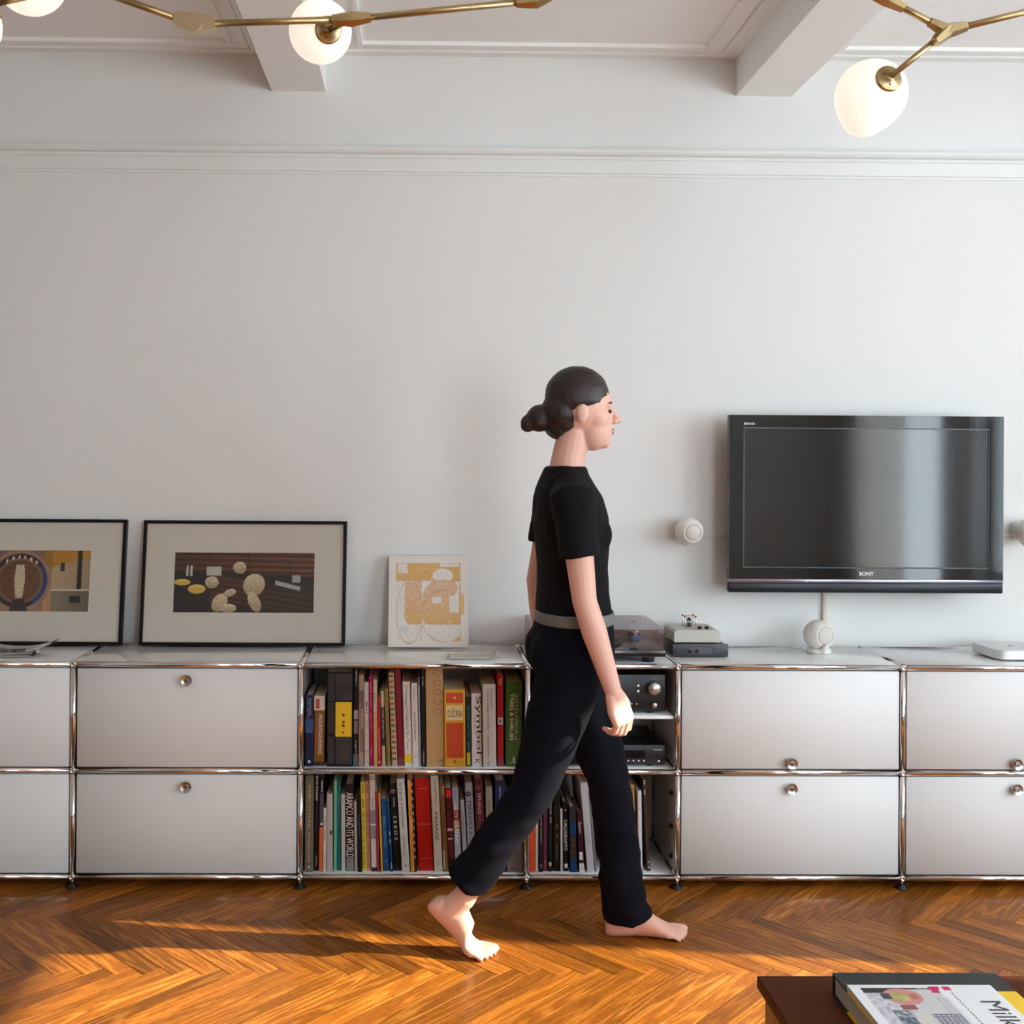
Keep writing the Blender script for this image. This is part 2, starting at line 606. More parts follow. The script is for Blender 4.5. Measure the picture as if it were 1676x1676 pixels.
# windows (right wall and the added fill-light one behind the viewer)
def window(name, axis, pos, a0, a1, z0, z1, label, mull):
    w = .06
    def bx(mb, b0, b1, c0, c1, t0, t1):
        return mb.box(t0, t1, b0, b1, c0, c1) if axis == 'X' else mb.box(b0, b1, t0, t1, c0, c1)
    t0, t1 = pos, pos + .05
    mb = MB()
    bx(mb, a0, a1, z0, z0 + w, t0, t1); bx(mb, a0, a1, z1 - w, z1, t0, t1)
    bx(mb, a0, a0 + w, z0 + w, z1 - w, t0, t1); bx(mb, a1 - w, a1, z0 + w, z1 - w, t0, t1)
    root = struct(name, mb, TRIM, label, 'window')
    ys = [a0 + (a1 - a0) * i / mull for i in range(mull + 1)]
    for i in range(mull):
        b0, b1 = ys[i] + (w if i == 0 else .02), ys[i + 1] - (w if i == mull - 1 else .02)
        if i:
            obj('mullion', bx(MB(), ys[i] - .02, ys[i] + .02, z0 + w, z1 - w, t0, t1), TRIM, root)
        obj('pane', bx(MB(), b0, b1, z0 + w, z1 - w, pos + .022, pos + .026), GLASS, root)
    return root
for i, (a, b, c, d) in enumerate(WIN_R):
    window('window_%d' % (i + 1), 'X', XR + .12, a, b, c, d, ['tall sunlit window in the right wall nearest the television', 'tall curtained window in the right wall beside the viewer', 'narrow middle window in the right wall'][i], [1, 1, 1][i])
for i, (a, b, c, d) in enumerate(WIN_FILL):
    window('window_4', 'Y', YF - .17, a, b, c, d, 'added fill-light window in the wall behind the viewer', 2)
# sheer curtain drawn over most of the second window
cur = MB()
vs, fs = [], []
ncur = 60
for k, off in enumerate((0, .004)):
    for i in range(ncur + 1):
        y = -5.25 + 1.0 * i / ncur
        x = XR - .10 + .028 * math.sin(i * .95) + .012 * math.sin(i * .37 + 1) + off
        vs += [(x, y, .02), (x, y, 2.68)]
nk = (ncur + 1) * 2
for i in range(ncur):
    a = i * 2
    fs += [(a, a + 2, a + 3, a + 1), (nk + a + 1, nk + a + 3, nk + a + 2, nk + a)]
for a in (0, ncur * 2):
    fs.append((a, a + 1, nk + a + 1, nk + a))
cur.add(vs, fs, True)
ct_root = thing('sheer_curtain', 'sheer white curtain over the window beside the viewer', 'curtain', (0, 0, 0))
def sheer():
    m = bpy.data.materials.new('sheer_fabric')
    m.use_nodes = True
    nt = m.node_tree
    nt.nodes.remove(nt.nodes['Principled BSDF'])
    d = nt.nodes.new('ShaderNodeBsdfDiffuse'); d.inputs[0].default_value = (.8, .79, .77, 1)
    t = nt.nodes.new('ShaderNodeBsdfTranslucent'); t.inputs[0].default_value = (.85, .84, .82, 1)
    tr = nt.nodes.new('ShaderNodeBsdfTransparent')
    a = nt.nodes.new('ShaderNodeMixShader'); a.inputs[0].default_value = .6
    b = nt.nodes.new('ShaderNodeMixShader'); b.inputs[0].default_value = .35
    nt.links.new(d.outputs[0], a.inputs[1]); nt.links.new(t.outputs[0], a.inputs[2])
    nt.links.new(a.outputs[0], b.inputs[1]); nt.links.new(tr.outputs[0], b.inputs[2])
    nt.links.new(b.outputs[0], nt.nodes['Material Output'].inputs['Surface'])
    return m
obj('fabric', cur, sheer(), ct_root)
obj('rod', MB().tube((XR - .10, -5.45, 2.70), (XR - .10, -3.7, 2.70), .012), KNOB, ct_root)
for y in (-5.4, -3.75):
    obj('rod_bracket', MB().tube((XR, y, 2.70), (XR - .10, y, 2.70), .008), KNOB, ct_root)

# ------------------------------------------------------------------ modular sideboard
XE = [-.75, 0, .75, 1.5, 2.0, 2.75, 3.5]
ZL = [.035, .385, .735]
DP = .35
TR = .0095
ZTOP = ZL[2] + .007
sb = thing('modular_sideboard', 'long low white sideboard with chrome tube frame along the wall', 'sideboard', (0, 0, 0))
_tm = {}
def tube_obj(p0, p1):
    d = Vector(p1) - Vector(p0)
    ln = round(d.length, 4)
    if ln not in _tm:
        me = MB().tube((0, 0, 0), (0, 0, ln), TR, n=20).mesh('tube')
        me.materials.append(CHROME)
        _tm[ln] = me
    o = bpy.data.objects.new('tube', _tm[ln])
    COL.objects.link(o)
    o.parent = sb
    o.location = p0
    o.rotation_euler = d.to_track_quat('Z', 'Y').to_euler()
ball_me = MB().lathe([(0.0001, -.0128), (.004, -.0125), (.0085, -.0098), (.012, -.005), (.0128, 0), (.012, .005), (.0085, .0098), (.0055, .012), (.0052, .0085), (.0001, .008)], 20, 'Y').mesh('ball_joint')
ball_me.materials.append(CHROME)
for i, x in enumerate(XE):
    for y in (0, DP):
        for j, z in enumerate(ZL):
            o = bpy.data.objects.new('ball_joint', ball_me)
            COL.objects.link(o)
            o.parent = sb
            o.location = (x, y, z)
            if y == 0: o.rotation_euler = (0, 0, PI)
            if j < 2: tube_obj((x, y, z + .011), (x, y, ZL[j + 1] - .011))
            if i < len(XE) - 1: tube_obj((x + .011, y, z), (XE[i + 1] - .011, y, z))
            if y == 0: tube_obj((x, .011, z), (x, DP - .011, z))
foot_me = MB().lathe([(.004, .026), (.0045, .014), (.010, .013), (.013, .008), (.019, .004), (.0205, 0)], 20).mesh('foot')
foot_me.materials.append(BLACKP)
stem_me = MB().lathe([(.0045, .030), (.0045, .010)], 14).mesh('foot_stem')
stem_me.materials.append(CHROME)
for x in XE:
    for y in (0, DP):
        f = bpy.data.objects.new('foot', foot_me); COL.objects.link(f); f.parent = sb; f.location = (x, y, 0)
        s2 = bpy.data.objects.new('stem', stem_me); COL.objects.link(s2); s2.parent = f
knob_me = MB().lathe([(.006, 0), (.006, -.010), (.0175, -.013), (.0188, -.016), (.0188, -.020), (.0175, -.0215), (.008, -.0185), (.0078, -.0215), (.0002, -.0218)], 28, 'Y', smooth=False).mesh('knob')
knob_me.materials.append(KNOB)
slot_me = MB().box(-.0045, .0045, -.0225, -.0215, -.0012, .0012).mesh('keyhole')
slot_me.materials.append(BLACKP)
def door(i, j, kz):
    x0, x1 = XE[i] + TR + .003, XE[i + 1] - TR - .003
    z0, z1 = ZL[j] + TR + .003, ZL[j + 1] - TR - .003
    d = obj('door', MB().bbox(x0, x1, -.003, .015, z0, z1, .0015, 1), DOORM, sb)
    k = bpy.data.objects.new('knob', knob_me); COL.objects.link(k); k.parent = d
    zk = z1 - .036 if kz == 't' else z0 + .022
    k.location = ((x0 + x1) / 2, -.003, zk)
    s = bpy.data.objects.new('keyhole', slot_me); COL.objects.link(s); s.parent = d; s.location = k.location
for i in (0, 1):
    door(i, 0, 't'); door(i, 1, 't')
for i in (4, 5):
    door(i, 0, 't'); door(i, 1, 'b')
GREYP = mat('inner_enamel', (205, 203, 200), .35)
for i in range(6):
    x0, x1 = XE[i] + TR, XE[i + 1] - TR
    obj('top_panel', MB().bbox(x0, x1, TR, DP - TR, ZL[2] - .008, ZTOP, .002, 2), WHITE, sb)
    for j in (0, 1):
        obj('shelf_panel', MB().bbox(x0, x1, TR, DP - TR, ZL[j] - .006, ZL[j] + .007, .0015, 1), WHITE, sb)
        obj('back_panel', MB().box(x0, x1, DP - .004, DP + .004, ZL[j] + TR, ZL[j + 1] - TR), GREYP, sb)
for x in XE:
    for j in (0, 1):
        obj('side_panel', MB().box(x - .004, x + .004, TR, DP - TR, ZL[j] + TR, ZL[j + 1] - TR), GREYP, sb)
obj('middle_shelf', MB().bbox(1.513, 1.987, .004, DP - .02, .5595, .5705, .0015, 1), WHITE, sb)
# hinge fittings on the compartment side right of the lower books
for z in (.09, .19, .30):
    obj('hinge_fitting', MB().box(1.988, 1.996, .045, .055, z - .007, z + .007).box(1.984, 1.989, .048, .052, z - .003, z + .003), BLACKP, sb)

# ------------------------------------------------------------------ books
_us = [118.5, 492.2, 863.0, 1108.3, 1475.6]
_xs = [0, .75, 1.5, 2.0, 2.75]
def ux(u, y=.03):
    """frame position along the sideboard -> metres, for something standing y behind the front tubes"""
    if u <= _us[0]: x = (u - _us[0]) * .75 / (_us[1] - _us[0])
    elif u >= _us[-1]: x = 2.75 + (u - _us[-1]) * .75 / (_us[-1] - _us[-2])
    else:
        k = max(i for i in range(4) if u >= _us[i])
        x = _xs[k] + (u - _us[k]) * (_xs[k + 1] - _xs[k]) / (_us[k + 1] - _us[k])
    return CAMP.x + (x - CAMP.x) * (1 + y / 3.568)
# measuring sheets: origin and scale of each, shelf height, book-foot line
SHEET = {'A': (490, 7.981, .392, 1395, 7.981 * 490), 'B': (660, 7.981, .392, 1395, 7.981 * 490),
         'C': (490, 7.981, .042, 1372, 7.981 * 490), 'D': (660, 7.981, .042, 1372, 7.981 * 490),
         'E': (850, 6.207, .042, 1066, 6.207 * 490)}
GROUPS = {'A': 'books on the upper open shelf', 'B': 'books on the upper open shelf', 'C': 'books on the lower open shelf',
          'D': 'books on the lower open shelf', 'E': 'books below the stereo'}
def cover_mat(rgb):
    rgb = tuple(int(v) for v in rgb)
    dk = tuple(max(3, int(v * (.72 if max(rgb) < 60 else .97))) for v in rgb)
    return mat('cover_%d_%d_%d' % rgb, dk, .45, bump=(220, .04), spec=.28)
def ink(rgb):
    return mat('ink_%d_%d_%d' % tuple(rgb), rgb, .5)
rb = random.Random(11)
def book(sheet, x0t, x1t, yt, x0b, x1b, rgb, label, *extras, hard=True, name='book'):
    ou, sc, zb, yb, mpx = SHEET[sheet]
    yoff = .022 + rb.uniform(0, .014)
    w = ((x1t - x0t) + (x1b - x0b)) / 2 / sc * 750 / 371 / 1000 * 1.008 - .0006
    xb = ux(ou + (x0b + x1b) / 2 / sc, yoff)
    xt = ux(ou + (x0t + x1t) / 2 / sc, yoff)
    h = min((yb - yt) / mpx, .326 if zb < .3 else .332)
    dep = min(.29, max(.15, h * rb.uniform(.72, .86)))
    ang = math.atan2(xt - xb, h)
    t = thing(name, label, 'book', (xb, yoff, zb + abs(math.sin(ang)) * w / 2 + .0004), 0, GROUPS[sheet])
    t.rotation_euler = (0, ang, 0)
    cm = cover_mat(rgb)
    ct = min(.0025 if hard else .0008, w * .2)
    c = MB()
    rad = min(.0025, w * .2)
    # spine with softly rounded edges plus two boards
    prof = [(-w / 2, rad), (-w / 2 + rad * .35, rad * .3), (-w / 2 + rad, 0), (w / 2 - rad, 0), (w / 2 - rad * .35, rad * .3), (w / 2, rad),
            (w / 2, dep), (w / 2 - ct, dep), (w / 2 - ct, ct + rad), (-w / 2 + ct, ct + rad), (-w / 2 + ct, dep), (-w / 2, dep)]
    n = len(prof)
    c.add([(x, y, 0) for x, y in prof] + [(x, y, h) for x, y in prof],
          [(i, (i + 1) % n, (i + 1) % n + n, i + n) for i in range(n)] +
          [(0, 1, 2, 9), (2, 3, 8, 9), (3, 4, 5, 8), (5, 6, 7, 8), (0, 9, 10, 11)] +
          [tuple(i + n for i in f) for f in ((9, 2, 1, 0), (9, 8, 3, 2), (8, 5, 4, 3), (8, 7, 6, 5), (11, 10, 9, 0))])
    co = obj('cover', c, cm, t)
    ins = .003 if hard else .0004
    obj('pages', MB().box(-w / 2 + ct, w / 2 - ct, ct + rad, dep - ins, ins, h - ins), PAPER, t)
    def fz(y):
        return h * (1 - (y - yt) / (yb - yt))
    for k, e in enumerate(extras):
        off = -.0003 - .00015 * k
        if e[0] == 'p':      # printed band on the spine: y0, y1, x fractions, colour
            _, y0, y1, f0, f1, colr = e
            obj('spine_band', MB().box(-w / 2 + f0 * w, -w / 2 + f1 * w, off, .0005, max(fz(y1), .0004), min(fz(y0), h - .0004)), ink(colr), co)
        elif e[0] == 'd':    # round device: y centre, x fraction, radius in metres
            _, y0, f0, r, colr = e
            obj('spine_emblem', MB().lathe([(r, .0004), (r, off)], 20, 'Y', (-w / 2 + f0 * w, 0, fz(y0))), ink(colr), co)
        elif e[0] == 'h':    # lettering across the spine
            _, body, y0, y1, f0, f1, colr = e
            lettering('spine_lettering', body, (-w / 2 + f0 * w, off, fz(y1)), ((f1 - f0) * w, 0, 0), (0, 0, fz(y0) - fz(y1)), ink(colr), co)
        elif e[0] == 'x':    # print too small to read: a row of fine dashes running down the spine
            _, cnt, y0, y1, f0, f1, colr = e
            dm, z, zend = MB(), fz(y0), fz(y1)
            step = (z - zend) / cnt
            for q in range(cnt):
                if rb.random() < .84:
                    a0 = rb.uniform(0, .22)
                    dm.box(-w / 2 + (f0 + (f1 - f0) * a0) * w, -w / 2 + f1 * w, off, off + .0001, z - step * (q + .68), z - step * q)
            obj('spine_print', dm, ink(colr), co)
        else:                # lettering running down the spine
            _, body, y0, y1, f0, f1, colr = e
            lettering('spine_lettering', body, (-w / 2 + f0 * w, off, fz(y0)), (0, 0, fz(y1) - fz(y0)), ((f1 - f0) * w, 0, 0), ink(colr), co)
    return t
W_, K_ = (235, 230, 222), (18, 17, 18)
# upper shelf
book('A', 75, 180, 470, 72, 178, (22, 32, 62), 'navy blue photo book standing first on the upper shelf, against the left upright',
     ('p', 780, 960, 0, 1, (38, 70, 125)), ('t', 'David Doubilet', 510, 735, .5, .75, (150, 160, 185)), ('t', 'Water Light Time', 510, 770, .18, .45, (150, 160, 185)), ('d', 1335, .5, .005, (180, 185, 195)))
book('A', 186, 330, 480, 184, 322, (128, 84, 40), 'thick brown paperback with a white top band and vertical white title',
     ('p', 480, 668, 0, 1, (205, 190, 182)), ('p', 520, 650, .15, .5, (170, 70, 45)), ('t', 'MOUNTAINEERING', 730, 1250, .42, .78, (225, 215, 205)), ('x', 24, 900, 1240, .2, .34, (160, 70, 40)), ('p', 1345, 1395, 0, 1, (25, 20, 20)), hard=False)
book('A', 352, 696, 160, 356, 692, (20, 20, 22), 'wide dark slipcase with grey collage spine and bright yellow label',
     ('p', 185, 545, .04, .30, (34, 30, 33)), ('p', 185, 330, .34, .96, (43, 40, 42)), ('p', 330, 540, .34, .96, (31, 27, 30)), ('p', 430, 530, .62, .96, (55, 40, 38)), ('p', 560, 960, .04, .28, (30, 33, 27)),
     ('p', 1000, 1230, .04, .28, (43, 38, 42)), ('p', 1220, 1360, .06, .28, (42, 46, 52)), ('p', 1010, 1365, .34, .96, (40, 42, 46)), ('p', 1150, 1310, .5, .9, (60, 46, 42)), ('p', 555, 1005, .33, .955, (226, 180, 22)), ('x', 5, 660, 890, .58, .68, (40, 34, 20)), ('d', 950, .63, .003, (40, 34, 20)))
book('A', 702, 762, 115, 702, 764, (30, 28, 32), 'tall thin charcoal book with pale collage patches right of the slipcase',
     ('p', 660, 780, .05, .95, (160, 150, 148)), ('p', 800, 970, .05, .95, (120, 112, 120)), ('t', 'Lighter', 1060, 1290, .25, .75, (185, 185, 190)), ('x', 17, 150, 360, .35, .7, (150, 150, 155)), ('p', 1240, 1385, 0, 1, (90, 98, 110)))
book('A', 766, 830, 195, 768, 838, (166, 140, 122), 'beige book with brown draped-fabric spine photograph', ('p', 400, 640, .1, .95, (112, 78, 64)), ('p', 560, 900, 0, .5, (138, 104, 88)), ('p', 900, 1200, .3, 1, (126, 94, 78)))
book('A', 833, 896, 300, 846, 911, (205, 196, 186), 'pale grey book with small black title left of the magenta one', ('x', 9, 555, 725, .35, .7, (50, 46, 46)), ('x', 7, 830, 900, .4, .62, (120, 115, 110)), ('p', 1200, 1215, .35, .65, (90, 90, 90)))
book('A', 898, 946, 222, 913, 970, (190, 16, 92), 'slim magenta book on the upper shelf', ('x', 23, 310, 920, .35, .65, (228, 120, 165)), ('p', 1140, 1260, .4, .6, (228, 120, 165)))
book('A', 951, 1001, 255, 972, 1020, (205, 188, 160), 'slim cream book with tan lower spine beside the magenta one', ('p', 680, 1395, 0, 1, (196, 150, 96)), ('x', 6, 440, 660, .3, .65, (150, 140, 60)))
book('A', 1006, 1048, 492, 1024, 1068, (186, 26, 40), 'small red paperback with white title beneath the row of cream books', ('t', 'Isabella Rossellini', 905, 1250, .3, .62, (240, 215, 205)), ('d', 1335, .45, .003, (240, 225, 215)), ('p', 500, 760, .25, .7, (150, 16, 30)), hard=False)
book('A', 1052, 1095, 415, 1075, 1128, (206, 190, 154), 'cream paperback with black centre band and white title', ('p', 625, 1130, 0, 1, (24, 22, 22)), ('t', 'Hella Jongerius', 645, 1030, .25, .8, (225, 215, 200)), hard=False)
book('A', 1099, 1149, 375, 1136, 1192, (146, 122, 66), 'slim olive gold book on the upper shelf', ('x', 16, 430, 580, .35, .6, (90, 74, 40)), ('p', 640, 1350, .42, .55, (120, 98, 50)))
book('A', 1152, 1222, 176, 1206, 1282, (196, 172, 140), 'tan book with ladder-patterned spine left of the crimson one', *[('p', 200 + 72 * i, 232 + 72 * i, .12, .86, ((150, 96, 60) if i % 3 else (90, 96, 70))) for i in range(16)])
book('A', 1228, 1312, 136, 1288, 1372, (132, 28, 44), 'plain tall crimson clothbound book on the upper shelf', ('p', 1290, 1395, 0, 1, (120, 52, 60)))
book('A', 1330, 1440, 290, 1377, 1470, (226, 220, 214), 'white book with bold black title and yellow band near its foot', ('p', 325, 370, .2, .7, (222, 178, 110)), ('t', 'Newspaper Design For The Times', 390, 1175, .28, .62, K_), ('p', 1240, 1350, .02, .98, (232, 190, 30)))
book('A', 1446, 1530, 305, 1477, 1560, (224, 214, 210), 'white book with a hand-lettered black title on the upper shelf', ('t', 'Tom Sachs', 365, 510, .35, .6, (60, 56, 56)), ('t', 'Space Program', 675, 1055, .3, .72, K_), ('p', 1262, 1268, .2, .8, (90, 88, 88)))
book('A', 1536, 1562, 240, 1564, 1588, (186, 184, 186), 'very thin silver grey booklet next to the black volume', ('p', 240, 350, .1, .9, (120, 120, 122)), hard=False)
book('A', 1572, 1632, 120, 1592, 1650, (14, 12, 13), 'tall black volume with tiny white lettering left of the cardboard case', ('x', 8, 225, 345, .3, .6, (170, 168, 165)), ('x', 15, 1190, 1375, .4, .65, (170, 168, 165)))
book('B', 276, 508, 116, 302, 534, (192, 154, 104), 'wide plain cardboard slipcase with pencilled outlines', *[('t', 'O', 140 + 125 * i, 215 + 125 * i, .45 - .01 * i, .95, (150, 112, 70)) for i in range(5)], ('p', 1300, 1335, .7, .98, (140, 118, 90)))
book('B', 521, 798, 382, 537, 816, (222, 164, 52), 'thick orange cookbook with red panels and a cream label', ('p', 425, 560, .1, .9, (202, 74, 26)), ('d', 492, .5, .0045, (225, 205, 130)), ('p', 592, 785, .1, .9, (226, 206, 150)),
     ('h', 'La', 612, 645, .35, .5, (110, 60, 30)), ('h', 'CUCINA', 650, 745, .16, .86, (96, 28, 26)), ('p', 820, 1275, .1, .9, (198, 70, 28)), ('h', 'R', 1300, 1352, .44, .58, (96, 66, 30)))
book('B', 811, 868, 482, 822, 888, (22, 66, 82), 'slim dark teal book with a yellow sticker at its foot', ('x', 21, 600, 1000, .4, .65, (90, 130, 140)), ('x', 7, 1060, 1180, .4, .62, (120, 150, 155)), ('p', 482, 590, 0, 1, (22, 22, 26)), ('p', 1215, 1375, .12, .88, (196, 190, 40)), hard=False)
book('B', 876, 1012, 440, 896, 1028, (232, 226, 224), 'white book with huge cropped black lettering on the spine', ('t', 'Symbol', 480, 1230, .34, 1.0, (12, 12, 12)), ('t', 'K', 1300, 1360, .32, .78, (14, 14, 14)), ('x', 27, 745, 960, .3, .38, (120, 118, 118)), hard=False)
book('B', 1022, 1198, 315, 1042, 1216, (206, 198, 188), 'pale grey book with two lines of thin black lettering', ('t', 'Dieter Rams', 380, 620, .62, .78, (60, 56, 52)), ('t', 'As Little Design as Possible', 380, 905, .32, .5, (60, 56, 52)), ('t', 'Sophie Lovell', 995, 1250, .32, .5, (60, 56, 52)), ('d', 1350, .5, .006, (150, 146, 140)), ('d', 1350, .5, .005, (206, 198, 188)))
book('B', 1216, 1298, 196, 1232, 1312, (172, 18, 28), 'glossy red book with a small pale square emblem', ('t', 'BJ', 250, 320, .25, .75, (214, 160, 60)), ('p', 760, 845, .12, .9, (205, 196, 190)), ('p', 778, 827, .3, .72, (90, 84, 84)), ('p', 1300, 1395, 0, 1, (128, 40, 50)))
book('B', 1334, 1550, 286, 1334, 1550, (62, 92, 30), 'thick green encyclopedia against the right upright', ('t', 'ENCYCLOPEDIA of', 440, 1050, .56, .74, (186, 184, 140)), ('t', 'TREES & SHRUBS', 440, 1050, .26, .48, (216, 212, 180)), ('p', 1270, 1330, .44, .56, (170, 176, 140)), ('p', 1335, 1350, .3, .7, (130, 146, 100)))
# lower shelf
book('C', 76, 190, 130, 76, 186, (110, 98, 82), 'tall taupe book with gold lettering against the left upright of the lower shelf', ('t', 'WORLD OF MURIEL BRANDOLINI', 240, 1240, .3, .68, (178, 164, 120)), ('d', 1310, .48, .005, (178, 164, 120)))
book('C', 204, 266, 100, 192, 262, (20, 16, 18), 'tall black book with white script title near the left of the lower shelf', ('t', 'Ernst Haeckel', 135, 450, .25, .7, W_), ('t', 'Art Forms in Nature', 530, 940, .3, .65, (84, 48, 62)), ('t', 'PRESTEL', 1170, 1310, .35, .6, (190, 186, 186)))
book('C', 270, 322, 112, 264, 312, (34, 30, 34), 'paperback with dark upper and orange lower spine', ('p', 360, 740, 0, 1, (66, 64, 74)), ('x', 6, 190, 345, .3, .7, (190, 186, 184)), ('d', 755, .5, .0045, (220, 214, 206)), ('p', 790, 1370, 0, 1, (206, 96, 42)), hard=False)
book('C', 316, 356, 540, 316, 358, (212, 206, 200), 'short thin white booklet beside the half orange paperback', ('x', 18, 650, 1010, .3, .65, (80, 70, 72)), ('p', 1140, 1310, .4, .6, (150, 146, 142)), hard=False)
book('C', 358, 432, 355, 362, 442, (182, 170, 162), 'greyish pink clothbound book left of the mint green spine', ('p', 835, 885, .55, 1, (60, 52, 50)))
book('C', 448, 490, 190, 452, 496, (112, 176, 140), 'slim mint green book on the lower shelf', ('x', 7, 400, 600, .35, .62, (80, 140, 108)))
book('C', 493, 540, 262, 498, 548, (14, 104, 102), 'slim teal book right of the mint green spine', ('x', 7, 380, 520, .35, .62, (60, 150, 146)))
book('C', 543, 596, 370, 553, 608, (196, 184, 172), 'slim beige book left of the black volume with oversized white title', ('x', 16, 440, 1000, .38, .62, (150, 132, 110)))
book('C', 598, 708, 240, 618, 726, (30, 22, 20), 'black book with oversized white capitals down its spine', ('t', 'ARAMCO AND ITS WORLD', 350, 1195, .06, .94, (228, 220, 210)), ('p', 1205, 1365, .05, .95, (128, 126, 126)), ('d', 1245, .4, .003, (60, 60, 60)))
book('C', 711, 750, 455, 731, 768, (186, 176, 170), 'thin pale grey book right of the oversized white capitals', hard=False)
book('C', 756, 790, 400, 772, 826, (26, 20, 22), 'dark brown volume left of the yellow spine', ('p', 620, 940, .4, .7, (52, 46, 54)))
book('C', 792, 856, 206, 832, 888, (216, 190, 62), 'yellow paperback covered in small dark print', ('p', 240, 360, .38, .66, (112, 96, 30)), ('p', 430, 550, .38, .66, (112, 96, 30)), ('x', 34, 590, 1340, .3, .72, (120, 104, 36)), hard=False)
book('C', 858, 908, 206, 888, 942, (206, 148, 130), 'salmon pink paperback covered in small red print', ('p', 240, 360, .38, .66, (150, 72, 62)), ('x', 44, 430, 1340, .3, .72, (158, 78, 68)), hard=False)
book('C', 908, 984, 96, 946, 1022, (204, 188, 172), 'tall cream book with a mauve photograph mid spine', ('d', 150, .5, .007, (120, 112, 106)), ('d', 150, .5, .005, (204, 188, 172)), ('x', 5, 420, 560, .3, .6, (150, 138, 128)), ('p', 570, 945, 0, 1, (136, 112, 128)), ('p', 750, 770, 0, 1, (210, 196, 186)), ('p', 1320, 1372, .05, 1, (26, 22, 20)))
book('C', 990, 1022, 322, 1024, 1056, (156, 44, 60), 'thin dusty red booklet beside the narrow orange one', hard=False)
book('C', 1028, 1054, 345, 1074, 1098, (226, 156, 40), 'very narrow orange booklet left of the blue spine', hard=False)
book('C', 1058, 1140, 430, 1102, 1186, (14, 76, 132), 'bright blue book with pale blue title', ('t', 'SMALL SPACES', 645, 1060, .3, .68, (90, 150, 190)), ('d', 1250, .5, .003, (120, 160, 190)), hard=False)
book('C', 1144, 1170, 450, 1192, 1234, (16, 66, 106), 'thin dark blue booklet right of the bright blue book', ('x', 9, 850, 1000, .25, .75, (190, 200, 206)), ('p', 1250, 1330, .3, .7, (150, 170, 186)), hard=False)
book('C', 1172, 1268, 230, 1238, 1338, (18, 16, 16), 'black book with spaced white capitals and lilac device', ('d', 335, .45, .0075, (150, 120, 158)), ('d', 335, .45, .0035, (60, 44, 62)), ('t', 'S E E D S', 655, 970, .35, .75, (220, 214, 206)), ('x', 15, 415, 550, .4, .6, (150, 146, 142)))
book('C', 1266, 1370, 156, 1347, 1450, (204, 200, 196), 'pale grey book leaning left with bold black surname', ('t', 'SYRIE', 215, 450, .2, .62, (96, 98, 86)), ('t', 'MAUGHAM', 478, 785, .32, .66, (24, 22, 22)), ('x', 17, 900, 1160, .4, .58, (120, 116, 112)), ('d', 1290, .5, .004, (130, 160, 120)))
book('C', 1402, 1488, 168, 1464, 1540, (36, 24, 26), 'speckled dark book with an orange title strip left of the red one', ('p', 168, 1372, .06, .62, (230, 150, 62)), ('t', 'ANDREAS GURSKY', 250, 680, .2, .48, (40, 26, 16)), ('t', 'the museum of modern art', 850, 1300, .25, .46, (60, 36, 20)), *[('p', 210 + 95 * i, 245 + 95 * i, .68, .9, (180, 140, 130)) for i in range(11)], hard=False)
book('D', 140, 340, 166, 204, 408, (190, 22, 14), 'wide bright red clothbound book on the lower shelf', ('p', 300, 305, .25, .8, (226, 130, 110)), ('h', 'TOM SACHS', 755, 780, .08, .92, (226, 120, 100)), ('p', 1212, 1217, .2, .8, (226, 130, 110)))
book('D', 346, 458, 118, 416, 520, (202, 196, 180), 'cream book with black serif title right of the wide red one', ('t', 'Irving Penn', 165, 485, .35, .72, (84, 82, 72)), ('t', 'PASSAGE', 595, 960, .32, .72, (40, 38, 34)), ('h', 'A', 1230, 1255, .4, .6, (50, 48, 44)), ('h', 'K', 1265, 1290, .4, .6, (90, 88, 84)))
book('D', 466, 542, 232, 532, 604, (126, 88, 50), 'brown book with faint white lettering right of the cream serif one', ('x', 6, 240, 390, .5, .75, (205, 190, 170)), ('p', 1090, 1340, .1, .35, (176, 160, 136)))
book('D', 546, 628, 278, 607, 682, (40, 14, 16), 'black and red book with heavy dark red capitals', ('p', 290, 400, .05, .95, (206, 18, 20)), ('t', 'THE DESIGN OF DISSENT', 410, 1200, .1, .9, (142, 16, 22)), ('p', 800, 835, .05, .95, (220, 150, 146)), ('p', 925, 945, .05, .95, (220, 150, 146)), ('h', 'A', 1300, 1345, .35, .65, W_), hard=False)
book('D', 632, 722, 264, 690, 770, (150, 154, 164), 'pale blue grey book with white capitals over red and tan patches', ('p', 264, 450, 0, 1, (146, 152, 170)), ('p', 560, 700, 0, 1, (120, 20, 24)), ('p', 700, 820, 0, 1, (140, 112, 78)), ('t', 'LEROY GRANNIS', 455, 1010, .2, .72, (232, 226, 218)))
book('D', 737, 798, 430, 797, 850, (158, 154, 158), 'thin light grey book left of the volume with the flower emblem', ('p', 580, 1200, .4, .58, (120, 116, 120)))
book('D', 800, 904, 210, 862, 964, (150, 150, 158), 'grey book with navy capitals and a flower emblem', ('d', 360, .42, .0085, (30, 34, 70)), ('d', 360, .42, .0035, (150, 150, 158)), ('t', 'MARIMEKKO', 455, 985, .25, .78, (34, 38, 74)), ('p', 1210, 1372, .02, .98, (120, 128, 134)))
book('D', 920, 1040, 160, 975, 1084, (78, 24, 38), 'maroon book with pale serif title', ('t', 'SPHINX', 340, 625, .3, .72, (196, 150, 140)), ('x', 31, 640, 1230, .38, .6, (118, 66, 72)), ('p', 250, 258, .2, .8, (140, 90, 96)), ('p', 282, 290, .2, .8, (140, 90, 96)))
